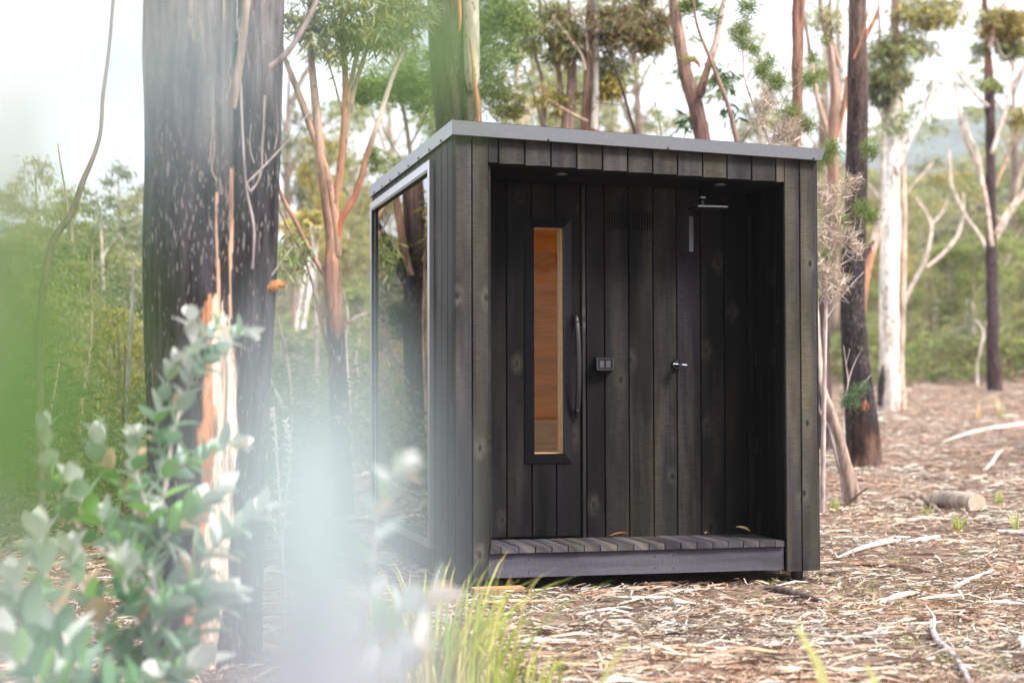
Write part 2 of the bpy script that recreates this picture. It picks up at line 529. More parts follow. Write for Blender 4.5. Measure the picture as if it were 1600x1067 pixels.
def hboard(mb, x0, x1, y0, y1, z0, z1, base, var=.2, olive=.2, bev=.004, longaxis='y', tint=None):
    """a board lying along x or y with softened edges"""
    ru, rv = random.random() * 40, random.random() * 40
    c = bcol(base, var, olive) if tint is None else tuple(q * (1 + random.uniform(-var, var)) for q in tint)
    if longaxis == 'y':
        P = [(x0, z0), (x1, z0), (x1, z1 - bev), (x1 - bev, z1), (x0 + bev, z1), (x0, z1 - bev)]
        A = [(p[0], y0, p[1]) for p in P]; off = (0, y1 - y0, 0)
        U = [(p[0] + p[1] + ru, y0 + rv) for p in P] + [(p[0] + p[1] + ru, y1 + rv) for p in P]
    else:
        P = [(y0, z0), (y1, z0), (y1, z1 - bev), (y1 - bev, z1), (y0 + bev, z1), (y0, z1 - bev)]
        A = [(x0, p[0], p[1]) for p in P]; off = (x1 - x0, 0, 0)
        U = [(p[0] + p[1] + ru, x0 + rv) for p in P] + [(p[0] + p[1] + ru, x1 + rv) for p in P]
    mb.prism(A, off, c, U)


def make_cabin():
    root = empty('sauna_cabin', (0, 0, -.06), 'black stained timber sauna cabin with an open shower alcove and tall glazed side', 'sauna')
    root.location = (0, 0, 0)
    FC = .021
    # ---- front face
    mb = MB()
    seams = [0, .084, .213, .343, .472, .6, .729, .856, .984, 1.111, 1.24, 1.367, 1.495, 1.623, 1.748, 1.835]
    for a, b in zip(seams[:-1], seams[1:]):
        if b <= OX0:
            vboard(mb, 'x', a, b, 0, 0, top(a), top(b), base=FC, olive=1)
        elif a >= OX1:
            vboard(mb, 'x', a, b, 0, 0, top(a), top(b), base=FC, olive=1)
        elif a < OX0 < b:
            vboard(mb, 'x', a, OX0 + .0022, 0, 0, top(a), top(OX0), base=FC, olive=1)
            vboard(mb, 'x', OX0 - .0022, b, 0, top(OX0) - OW, top(OX0), top(b), base=FC, olive=1)
        elif a < OX1 < b:
            vboard(mb, 'x', a, OX1 + .0022, 0, top(OX1) - OW, top(a), top(OX1), base=FC, olive=1)
            vboard(mb, 'x', OX1 - .0022, b, 0, 0, top(OX1), top(b), base=FC, olive=1)
        else:
            vboard(mb, 'x', a, b, 0, top((a + b) / 2) - OW, top(a), top(b), base=FC, olive=1)
    for a, b in zip(seams[2:-3], seams[3:-2]):
        nail(mb, b - .035, -.0015, top(b) - OW + .022); 
        if random.random() < .4: nail(mb, a + .03, -.0015, top(b) - OW + .03)
    for x in (.03, .07, .11, 1.69, 1.73, 1.77, 1.81):
        for z in (.025, 1.2 + (x > 1) * .02): nail(mb, x, -.0015, z)
    o = mb.build('front_cladding', MT['clad'], root)
    # carcass behind the boards
    mb = MB()
    mb.box(.0205, OX0, .0205, REC + .02, .0, top(OX0) - OW, (.3, .3, .3))
    mb.box(OX1, W - .0205, .0205, REC + .02, 0, top(W) - .01, (.3, .3, .3))
    mb.prism([(.02, .0205, top(0) - OW), (W - .02, .0205, top(W) - OW), (W - .02, .0205, top(W) - .004), (.02, .0205, top(0) - .004)], (0, REC, 0))
    mb.box(.0205, W - .02, REC + .03, D - .02, .002, .118)
    mb.box(.0205, W - .02, D - .06, D - .0, 0.12, top(W) - .01)
    mb.box(W - .05, W, .03, D - .06, 0.12, top(W) - .01)
    mb.box(.03, W - .02, REC + .05, D - .06, 1.99, top(W) - .012)
    mb.build('frame', MT['dark'], root)
    # ---- right side face
    mb = MB()
    k = 0
    while k * .15 < D - .01:
        vboard(mb, 'y', k * .15 + (0.019 if k == 0 else 0), min(D, (k + 1) * .15), W + .0185, 0, top(W), top(W), out=1, base=FC)
        k += 1
    mb.build('side_cladding', MT['clad'], root)
    # ---- left side face, cut round the window
    mb = MB()
    ss = [.019, .055, .17, .318, .47, .526, .62, .771, .92, 1.068, 1.216, 1.365, 1.51, 1.66, 1.81, 1.96, 2.11, 2.26, 2.41, 2.525, D]
    for a, b in zip(ss[:-1], ss[1:]):
        if b <= .5261 or a >= 2.52:
            vboard(mb, 'y', a, b, 0, 0, H - .001, H - .001, base=.014)
        else:
            vboard(mb, 'y', a, b, 0, 0, .106, .106, base=.014)
            vboard(mb, 'y', a, b, 0, 2.056, H - .001, H - .001, base=.014)
    mb.build('side_cladding', MT['clad'], root)
    # ---- side window
    wn = MB()
    Y0, Y1, Z0, Z1 = .526, 2.525, .106, 2.055
    fw_ = .042
    wn.box(-.022, .05, Y0, Y1, Z1 - fw_, Z1); wn.box(-.022, .05, Y0, Y1, Z0, Z0 + fw_)
    wn.box(-.022, .05, Y0, Y0 + .055, Z0 + fw_, Z1 - fw_); wn.box(-.022, .05, Y1 - .055, Y1, Z0 + fw_, Z1 - fw_)
    wo = wn.build('window_frame', MT['alu'], root)
    wg = MB()
    g = .012
    a, b, c_, d = Y0 + .055, Y1 - .055, Z0 + fw_, Z1 - fw_
    wg.box(-.0195, -.004, a, a + g, c_, d); wg.box(-.0195, -.004, b - g, b, c_, d)
    wg.box(-.0195, -.004, a + g, b - g, d - g, d); wg.box(-.0195, -.004, a + g, b - g, c_, c_ + g)
    wg.build('gasket', MT['blackmetal'], wo)
    wp = MB()
    wp.box(.0, .006, a, b, c_, d)
    wp.build('pane', MT['glass'], wo)
    # ---- roof
    mb = MB()
    mb.prism([(-.012, -.03, top(0) + .002), (W + .02, -.03, top(W) + .002), (W + .034, -.03, top(W) + .052), (-.012, -.03, top(0) + .066)], (0, D + .06, 0))
    ro = mb.build('roof', MT['roof'], root)
    mb = MB()
    mb.add([(-.016, -.034, top(0) - .002), (W + .018, -.034, top(W) - .004), (W + .036, -.034, top(W) + .053), (-.016, -.034, top(0) + .066)], [(0, 1, 2, 3)])
    mb.add([(-.016, -.034, top(0) - .002), (-.016, D + .034, top(0) - .002), (-.016, D + .034, top(0) + .068), (-.016, -.034, top(0) + .068)], [(3, 2, 1, 0)])
    mb.add([(-.016, -.034, top(0) - .002), (W + .018, -.034, top(W) - .004), (W + .018, -.026, top(W) - .008), (-.010, -.026, top(0) - .006)], [(0, 1, 2, 3)])
    mb.add([(-.016, -.034, top(0) + .068), (W + .036, -.034, top(W) + .053), (W + .036, D + .034, top(W) + .053), (-.016, D + .034, top(0) + .068)], [(0, 1, 2, 3)])
    mb.box(-.0185, -.0125, -.0365, -.0305, top(0) - .002, top(0) + .0685)
    mb.build('flashing', MT['roof'], ro)
    for y in np.linspace(.25, 2.4, 8):
        mb = MB(); mb.tube([(-.021, y, top(0) + .008), (-.016, y, top(0) + .008)], [.005, .007], 8)
        mb.build('screw', MT['blackmetal'], ro)
    for x in (.45, 1.05, 1.81):
        mb = MB(); mb.tube([(x, -.040, top(x) + .001), (x, -.034, top(x) + .001)], [.004, .006], 8)
        mb.build('screw', MT['blackmetal'], ro)
    # ---- alcove: side walls, ceiling; right wall and ceiling darkened in colour for shade
    for side in (0, 1):
        mb = MB()
        for k in range(4):
            y0, y1 = .02 + k * .1, min(REC, .02 + (k + 1) * .1)
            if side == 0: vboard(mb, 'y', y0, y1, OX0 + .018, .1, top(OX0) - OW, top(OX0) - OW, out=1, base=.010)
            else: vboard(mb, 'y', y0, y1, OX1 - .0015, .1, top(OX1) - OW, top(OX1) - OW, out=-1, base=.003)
        mb.build('alcove_cladding', MT['alcove'], root)
    mb = MB()
    mb.prism([(OX0, .0195, top(OX0) - OW - .012), (OX1, .0195, top(OX1) - OW - .012), (OX1, .0195, top(OX1) - OW - .0005), (OX0, .0195, top(OX0) - OW - .0005)], (0, REC - .0, 0))
    co = mb.build('ceiling', MT['dark'], root)
    for x, y in ((.56, .14), (1.385, .14)):
        mb = MB(); z = top(x) - OW - .012
        mb.tube([(x, y, z), (x, y, z - .006)], [.032, .028], 20)
        mb.build('downlight', MT['chrome'], co)
    # ---- back wall boards (vents are black strips painted as slot shade)
    mb = MB()
    bs = [.762, .859, .988, 1.118, 1.245, 1.374, 1.502, 1.63, 1.668]
    for i, (a, b) in enumerate(zip(bs[:-1], bs[1:])):
        base = [.0058, .0070, .0115, .0145, .014, .0085, .0042, .0028][i]  # olive stain lightens the middle boards; shade is painted into the right ones
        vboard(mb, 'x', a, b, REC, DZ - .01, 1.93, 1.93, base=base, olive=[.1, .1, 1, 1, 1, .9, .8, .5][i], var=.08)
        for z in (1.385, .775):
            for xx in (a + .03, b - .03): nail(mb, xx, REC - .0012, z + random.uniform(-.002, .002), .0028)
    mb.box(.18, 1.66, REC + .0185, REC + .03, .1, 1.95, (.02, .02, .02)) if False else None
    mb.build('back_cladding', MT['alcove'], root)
    mb = MB()
    # structural lining behind door leaf and wall, with the door glass opening left free
    x0, x1, z0, z1 = .484, .640, .577, 1.710
    for (a, b, c_, d) in ((.15, x0, .12, 1.98), (x1, 1.7, .12, 1.98), (x0, x1, .12, z0), (x0, x1, z1, 1.98)):
        mb.box(a, b, REC + .0185, REC + .045, c_, d)
    mb.build('wall_core', MT['dark'], root)
    for k, xs in enumerate((.884, 1.014)):
        mb = MB()
        for j in range(7):
            mb.box(xs + j * .0145, xs + j * .0145 + .006, REC - .0016, REC + .004, 1.707, 1.803, (1, 1, 1))
        mb.build('vent', MT['flatblack'], root)
    # ---- door
    mb = MB()
    ds = [.185, .2185, .348, .478, .605, .732]
    yd = REC + .002
    for a, b in zip(ds[:-1], ds[1:]):
        lo, hi = max(a, x0), min(b, x1)
        segs = [(a, b, DZ + .012, 1.93)] if lo >= hi else []
        if lo < hi:
            segs = [(a, b, DZ + .012, z0 - .02), (a, b, z1 + .02, 1.93)]
            if a < x0: segs.append((a, x0 + .0022, z0 - .02, z1 + .02))
            if b > x1: segs.append((x1 - .0022, b, z0 - .02, z1 + .02))
        st = random.getstate()
        for (p, q, r, s_) in segs:
            random.setstate(st)
            vboard(mb, 'x', p, q, yd, r, s_, s_, base=.0058, olive=.05, var=.08)
    door = mb.build('door', MT['alcove'], root)
    mb = MB()
    vboard(mb, 'x', .738, .762, REC - .001, DZ, 1.93, 1.93, base=.011, olive=.1)
    mb.build('door_jamb', MT['clad'], root)
    # bevelled picture frame: highest along its inner edge
    mb = MB()
    ox0, ox1, oz0, oz1 = .441, .685, .528, 1.758
    O = [(ox0, oz0), (ox1, oz0), (ox1, oz1), (ox0, oz1)]; I = [(x0, z0), (x1, z0), (x1, z1), (x0, z1)]
    yo, yi = yd - .006, yd - .030
    for i in range(4):
        j = (i + 1) % 4
        g = .0007
        A, B_, C_, D_ = [np.array(q) for q in (O[i], O[j], I[j], I[i])]
        mb.add([(A[0], yo, A[1]), (B_[0], yo, B_[1]), (C_[0], yi, C_[1]), (D_[0], yi, D_[1])], [(0, 1, 2, 3)])
        mb.add([(A[0], yo, A[1]), (B_[0], yo, B_[1]), (B_[0], yd + .001, B_[1]), (A[0], yd + .001, A[1])], [(3, 2, 1, 0)])
        mb.add([(D_[0], yi, D_[1]), (C_[0], yi, C_[1]), (C_[0], yd - .004, C_[1]), (D_[0], yd - .004, D_[1])], [(0, 1, 2, 3)])
    mb.build('window_frame', MT['satin'], door)
    mb = MB()
    mb.box(x1 - .012, x1 + .0, yd + .002, yd + .055, z0, z1); mb.box(x0 - .0, x0 + .004, yd + .002, yd + .055, z0, z1)
    mb.box(x0 + .004, x1 - .012, yd + .002, yd + .055, z0 - .001, z0 + .004); mb.box(x0 + .004, x1 - .012, yd + .002, yd + .055, z1 - .004, z1 + .001)
    mb.build('window_reveal', MT['rawpine'], door)
    mb = MB(); mb.box(x0 + .0005, x1 - .0005, yd - .003, yd + .0005, z0 + .0005, z1 - .0005)
    mb.build('pane', MT['doorglass'], door)
    # arched pull handle
    mb = MB()
    hz0, hz1, hx = .752, 1.272, .705
    K = 40
    prof = [(-.013, -.006), (-.013, .004), (-.009, .009), (.009, .009), (.013, .004), (.013, -.006)]
    V = []
    for i in range(K + 1):
        s_ = i / K; z = hz0 + (hz1 - hz0) * s_
        y = yd - .012 - .052 * math.sin(math.pi * s_) ** .55
        e = .55 + .45 * min(1, math.sin(math.pi * min(max(s_, .0), 1)) * 4)
        for (a, b) in prof: V.append((hx + a * e, y - b, z))
    n = len(prof)
    F = [(i * n + j, i * n + (j + 1) % n, (i + 1) * n + (j + 1) % n, (i + 1) * n + j) for i in range(K) for j in range(n)]
    mb.add(V, F)
    for z in (.795, 1.235): mb.tube([(hx, yd - .0, z), (hx, yd - .045, z)], [.009, .009], 12)
    ho = mb.build('handle', MT['handle'], door, smooth=True)
    for z in (.792, 1.24):
        mb = MB(); s_ = (z - hz0) / (hz1 - hz0); y = yd - .012 - .052 * math.sin(math.pi * s_) ** .55 - .009
        mb.tube([(hx, y, z), (hx, y - .0025, z)], [.0045, .003], 10)
        mb.build('screw', MT['chrome'], ho)
    # ---- alcove fittings
    mb = MB()       # flat upright bracket of the shower
    mb.box(1.262, 1.284, REC - .15, REC, 1.592, 1.768)
    mb.build('shower_bracket', simple('dark grey bracket', (.05, .05, .06), .45), root)
    z = 1.806; xc, yc = 1.337, .2
    mb = MB()
    th = np.linspace(0, 2 * np.pi, 4, endpoint=False)
    hw = .084
    P = []
    for sx, sy in ((-1, -1), (1, -1), (1, 1), (-1, 1)):
        for q in range(5):
            a = math.atan2(sy, sx) - math.pi / 4 + q * math.pi / 8
            P.append((xc + sx * (hw - .015) + .015 * math.cos(a), yc + sy * (hw - .015) + .015 * math.sin(a), z - .004))
    mb.prism(P, (0, 0, .008))
    hd = mb.build('shower_head', MT['chrome'], root)
    mb = MB()
    xn = xc - .026
    mb.tube([(xn, yc, z + .004), (xn, yc, z + .012), (xn, yc, z + .022)], [.012, .011, .006], 16)
    mb.tube([(xn, yc, z + .02), (xn, yc, z + .031), (xn, yc, z + .04)], [.005, .0075, .004], 16)
    mb.build('swivel', MT['chrome'], hd, smooth=True)
    mb = MB()
    mb.box(xn - .013, xn + .013, yc - .013, yc + .013, z + .048, z + .057)
    mb.build('collar', MT['chrome'], hd)
    mb = MB()
    mb.tube([(xn, yc, z + .04), (xn, yc, z + .12)], [.006, .006], 12)
    mb.build('drop_pipe', MT['flatblack'], hd)
    # tap
    mb = MB(); tx, tz = 1.24, 1.022
    mb.tube([(tx, REC, tz), (tx, REC - .008, tz), (tx, REC - .016, tz)], [.028, .027, .02], 24)
    mb.tube([(tx, REC - .01, tz), (tx, REC - .055, tz)], [.012, .011], 16)
    tp = mb.build('tap', simple('gunmetal', (.06, .06, .07), .3, .9), root, smooth=False)
    mb = MB()
    yy = REC - .058
    mb.tube([(tx - .036, yy, tz + .003), (tx + .036, yy, tz - .003)], [.0052, .0052], 10)
    mb.tube([(tx - .003, yy, tz - .036), (tx + .003, yy, tz + .036)], [.0052, .0052], 10)
    mb.tube([(tx, yy + .012, tz), (tx, yy - .012, tz)], [.011, .009], 14)
    mb.build('cross_handle', simple('dark plated metal', (.05, .05, .06), .25, .9), tp)
    # two-gang switch in a hooded housing
    mb = MB(); cx, cz = .845, 1.024
    P = [(cx - .045, REC, cz - .038), (cx - .045, REC - .035, cz - .038), (cx - .045, REC - .05, cz - .03), (cx - .045, REC - .052, cz + .022), (cx - .045, REC - .04, cz + .034), (cx - .045, REC, cz + .038)]
    mb.prism(P, (.09, 0, 0))
    sw = mb.build('switch_box', MT['blackmetal'], root)
    for q in (-1, 1):
        mb = MB(); x = cx + q * .017
        mb.prism([(x - .011, REC - .053, cz - .016), (x + .011, REC - .053, cz - .016), (x + .011, REC - .056, cz + .018), (x - .011, REC - .056, cz + .018)], (0, .006, 0))
        mb.build('switch', simple('grey switch', (.09, .09, .11), .3, .3), sw)
    mb = MB()
    for x in (cx - .0445, cx + .0385):
        mb.box(x, x + .006, REC - .056, REC - .05, cz - .028, cz + .03)
    mb.box(cx - .0385, cx + .0385, REC - .055, REC - .05, cz + .026, cz + .031); mb.box(cx - .0385, cx + .0385, REC - .056, REC - .05, cz - .03, cz - .025)
    mb.build('bezel', simple('dark bezel', (.07, .07, .08), .25, .8), sw)
    # ---- deck
    xs = [OX0 + .004, .222, .309, .39, .471, .551, .631, .71, .796, .879, .957, 1.036, 1.117, 1.199, 1.281, 1.36, 1.441, 1.524, 1.605, OX1 - .012]
    for i, (a, b) in enumerate(zip(xs[:-1], xs[1:])):
        mb = MB()
        dy = random.uniform(-.003, .003)
        hboard(mb, a + .0025, b - .0025, .0 + dy, REC - .006, DZ - .0285, DZ + random.uniform(-.001, .001), .042, .15, .2)
        mb.build('deck_board', MT['deck'], root)
    mb = MB()
    hboard(mb, OX0 + .003, OX1 - .009, .02, .058, .007, .121, .115, .03, 0, longaxis='x', tint=(.052, .053, .060))
    for x, z_ in ((.99, .09), (.99, .032), (1.085, .093), (1.085, .03), (.36, .09), (.36, .03)): nail(mb, x, .0185, z_, .0038)
    mb.build('joist', MT['joist'], root)
    # ---- feet
    for x, y in ((.085, .07), (1.75, .07), (.085, 2.45), (1.75, 2.45)):
        mb = MB()
        mb.tube([(x, y, -.075), (x, y, -.055), (x, y, -.05), (x, y, -.048)], [.045, .045, .035, .018], 18)
        mb.tube([(x, y, -.05), (x, y, .01)], [.030, .030], 14)
        mb.build('foot', MT['blackmetal'], root)
    # ---- interior lining and bench
    mb = MB()
    O_ = (.93, .46, .06)

    def wallx(x, y0, y1):
        z_ = .13
        while z_ < 1.98:
            P = [(x, y0, z_), (x, y1, z_), (x, y1, z_ + .108), (x, y0, z_ + .108)]
            ru, rv = random.random() * 40, random.random() * 40
            v = random.uniform(.95, 1.05)
            mb.add(P, [(0, 1, 2, 3)], [q * v for q in O_], [(ru, y0 + rv), (ru, y1 + rv), (.108 + ru, y1 + rv), (.108 + ru, y0 + rv)])
            z_ += .1088

    def wally(y, xa, xb):
        z_ = .13
        while z_ < 1.98:
            P = [(xa, y, z_), (xb, y, z_), (xb, y, z_ + .108), (xa, y, z_ + .108)]
            ru, rv = random.random() * 40, random.random() * 40
            v = random.uniform(.95, 1.05)
            mb.add(P, [(0, 1, 2, 3)], [q * v for q in O_], [(ru, xa + rv), (ru, xb + rv), (.108 + ru, xb + rv), (.108 + ru, xa + rv)])
            z_ += .1088

    wallx(W - .06, REC + .06, D - .07); wally(D - .07, .06, W - .06)
    mb.box(.06, W - .06, REC + .05, D - .065, 1.965, 1.985, (.7, .45, .25)); mb.box(.06, W - .06, REC + .05, D - .065, .12, .128, (.6, .42, .25))
    mb.build('interior_lining', MT['pine'], root)
    be = MB()
    for z_ in (.14, .25, .36, .47, .58):
        be.box(.12, W - .075, 2.0, 2.02, z_, z_ + .1055)
    be.box(.1, W - .075, 1.985, 2.14, .687, .71); be.box(.1, W - .075, 2.145, 2.3, .687, .71); be.box(.1, W - .075, 2.305, 2.46, .687, .71)
    be.build('bench', simple('pale bench pine', (.95, .85, .68), .6, 0, .1, 18), root)
    return root


make_cabin()

# ------------------------------------------------------------------ plants: toolkit
BK = {
    'char': bark_mat('charred bark', (.13, .10, .10), .07, (18, 18, 3.5), 1.0, .22),
    'charfleck': bark_mat('charred bark with pale flakes', (.22, .195, .195), .03, (34, 34, 4.0), 1.0, .3),
    'smooth': bark_mat('smooth gum bark', (.2, .14, .11), .06, (8, 8, 2.2), .35, .5, .75),
    'strip': bark_mat('stringy bark', (.3, .2, .15), .05, (22, 22, 2.0), 1.0, .3),
    'twig': bark_mat('twig bark', (.2, .16, .13), .0, (30, 30, 6), .5, .5),
}
LF = {
    'gum': leaf_mat('gum leaves', .45, .45),
    'soft': leaf_mat('soft foliage', .5, .6),
    'silver': leaf_mat('silver gum leaves', .35, .5, 1.0, .45),
    'grass': leaf_mat('grass blades', .35, .5),
    'litter': leaf_mat('bark litter', .05, .85, 1.0, .15),
}
C_CHAR = (.022, .019, .022)
C_BROWN = (.13, .075, .055)
C_ORANGE = (.25, .15, .105)
C_TAN = (.33, .26, .20)
C_PALE = (.58, .50, .44)
C_WHITE = (.72, .67, .62)
G_OLIVE = (.34, .33, .13)
G_GREY = (.33, .35, .23)
G_GREEN = (.25, .33, .11)
G_YEL = (.52, .44, .13)
G_DARK = (.07, .10, .03)
G_BROWN = (.32, .22, .12)


def grad(stops, axis=2):
    """colour by height: stops [(z,colour),...] with ragged, blotchy transitions"""
    zs = np.array([a for a, _ in stops]); cs = np.array([c for _, c in stops])

    def f(V):
        o = V[:, axis].copy()
        n = np.array([mn.noise(Vector((v[0] * 9, v[1] * 9, v[2] * 2.5))) for v in V]) * .35
        o = o + n
        return np.stack([np.interp(o, zs, cs[:, k]) for k in range(3)], 1)
    return f


def px_path(spec, t):
    """spec: (px, py, width_px[, extra depth]) -> points and radii at real size"""
    P, R = [], []
    for q in spec:
        tt = t + (q[3] if len(q) > 3 else 0)
        P.append(at(q[0], q[1], tt)); R.append(q[2] / CF * tt / 2)
    return P, R


def leaves(mb, cen, rad, n, size, asp=.28, cols=(G_OLIVE,), droop=.6, clump=0.0, nclump=18, shape='ell', tilt=1.0):
    """n leaf-sized faces spread through an ellipsoid, gathered in clumps"""
    cen = np.asarray(cen, float); rad = np.asarray(rad, float) * np.ones(3)
    u = rng.normal(size=(n, 3)); u /= np.linalg.norm(u, axis=1)[:, None]
    r = rng.random(n) ** (1 / 2.2)
    if clump > 0:
        k = rng.normal(size=(nclump, 3)); k /= np.linalg.norm(k, axis=1)[:, None]
        k *= (rng.random(nclump) ** .45)[:, None] * (1 - clump * .5)
        idx = rng.integers(0, nclump, n)
        cs = clump * rng.uniform(.5, 1.15, nclump)[idx][:, None]
        g = np.abs(rng.normal(size=n)) * .8
        P = k[idx] + u * g[:, None] * cs * np.array([1.1, 1.1, .7])
        cv = rng.uniform(.7, 1.3, nclump)[idx]
        far = rng.random(n) < .3
        P[far] = (u * r[:, None])[far]
    else:
        P = u * r[:, None]; cv = np.ones(n)
    P = cen + P * rad
    dr = rng.normal(size=(n, 3)); dr[:, 2] = dr[:, 2] * .5 - droop * 1.6
    dr /= np.linalg.norm(dr, axis=1)[:, None]
    sd_ = np.cross(dr, rng.normal(size=(n, 3))); sd_ /= np.linalg.norm(sd_, axis=1)[:, None] + 1e-9
    ln = size * rng.uniform(.6, 1.3, n)[:, None]; wd = ln * asp * .5
    V = np.stack([P, P + dr * ln * .45 + sd_ * wd, P + dr * ln, P + dr * ln * .45 - sd_ * wd], 1).reshape(-1, 3)
    F = np.arange(n * 4).reshape(n, 4)
    cc = np.array(cols)[rng.integers(0, len(cols), n)] * (cv * rng.uniform(.65, 1.35, n))[:, None]
    mb.add(V, F, np.repeat(cc, 4, 0))


def cloud(mb, px, py, t, rx, ry, n, size, rd=None, **k):
    """a leafy clump centred on a view ray at distance t; radii in photograph pixels"""
    c = at(px, py, t); s = t / CF
    leaves(mb, c, (rx * s, (rd if rd else (rx + ry) / 2) * s, ry * s), n, size, **k)


def twigs(mb, P, R, n, length, col, n_side=4, up=.5, start=.3):
    """little side branches along a path"""
    P = np.array(P); m = len(P)
    for _ in range(n):
        s_ = random.uniform(start, .98) * (m - 1); i = min(int(s_), m - 2); f = s_ - i
        p = P[i] * (1 - f) + P[i + 1] * f
        d = np.array([random.gauss(0, 1), random.gauss(0, 1), random.gauss(up, .5)]); d /= np.linalg.norm(d)
        L_ = length * random.uniform(.5, 1.2)
        b = np.array([random.gauss(0, .25), random.gauss(0, .25), random.gauss(.1, .25)])
        r0 = max(.0025, (R[i] * (1 - f) + R[i + 1] * f) * .35)
        mb.tube([p, p + d * L_ * .5, p + d * L_ + b * L_ * .5], [r0, r0 * .7, r0 * .3], n_side, col, seg=3, cap=False)


def tree(name, label, limbs, t, clouds=(), leaf='gum', cat='tree', group=None, mirror=False):
    """limbs: list of dicts path/col/mat/n ; all one bark mesh per material; clouds go to one crown"""
    P0, _ = px_path([limbs[0]['p'][0]], t)
    base = np.array(P0[0]); 
    if mirror: base[0] = -base[0]
    base[2] = gz(base[0], base[1])
    root = empty(name, base, label, cat, group)
    byp = {}
    for L_ in limbs:
        P, R = px_path(L_['p'], t + L_.get('dt', 0))
        if L_.get('ground'):
            P[0][2] = gz(P[0][0], P[0][1]) - .15
        if mirror: P = [p * np.array([-1, 1, 1]) for p in P]
        part = L_.get('part', 'trunk')
        key = (part, L_.get('mat', 'smooth'), len(byp) if (part == 'limb' or (L_.get('ground') and byp)) else 0)
        mb = byp.setdefault(key, MB())
        P = [p - base for p in P]
        cf = None
        if 'grad' in L_:
            cf = grad([(at(800, py, t + L_.get('dt', 0))[2] - base[2], c) for py, c in L_['grad']])
        mb.tube(P, R, L_.get('n', 12), L_.get('col', C_PALE), seg=L_.get('seg', 6), rough=L_.get('rough', .06), cfun=cf, detail=L_.get('detail', 6))
        if L_.get('tw'): twigs(mb, P, R, L_['tw'][0], L_['tw'][1], L_.get('col', C_PALE))
    for (part, mt, _), mb in byp.items():
        mb.build(part, BK[mt], root, smooth=True)
    if clouds:
        mb = MB()
        for c in clouds:
            c = dict(c)
            dt = c.pop('dt', 0)
            pos = c.pop('at')
            cen = at(pos[0], pos[1], t + dt); s_ = (t + dt) / CF
            if mirror: cen[0] = -cen[0]
            rx, ry = c.pop('r'); n = int(c.pop('n') * .8); size = c.pop('size') * .85
            leaves(mb, cen - base, (rx * s_, (rx + ry) / 2 * s_, ry * s_), n, size, **c)
        mb.build('crown', LF[leaf], root)
    return root


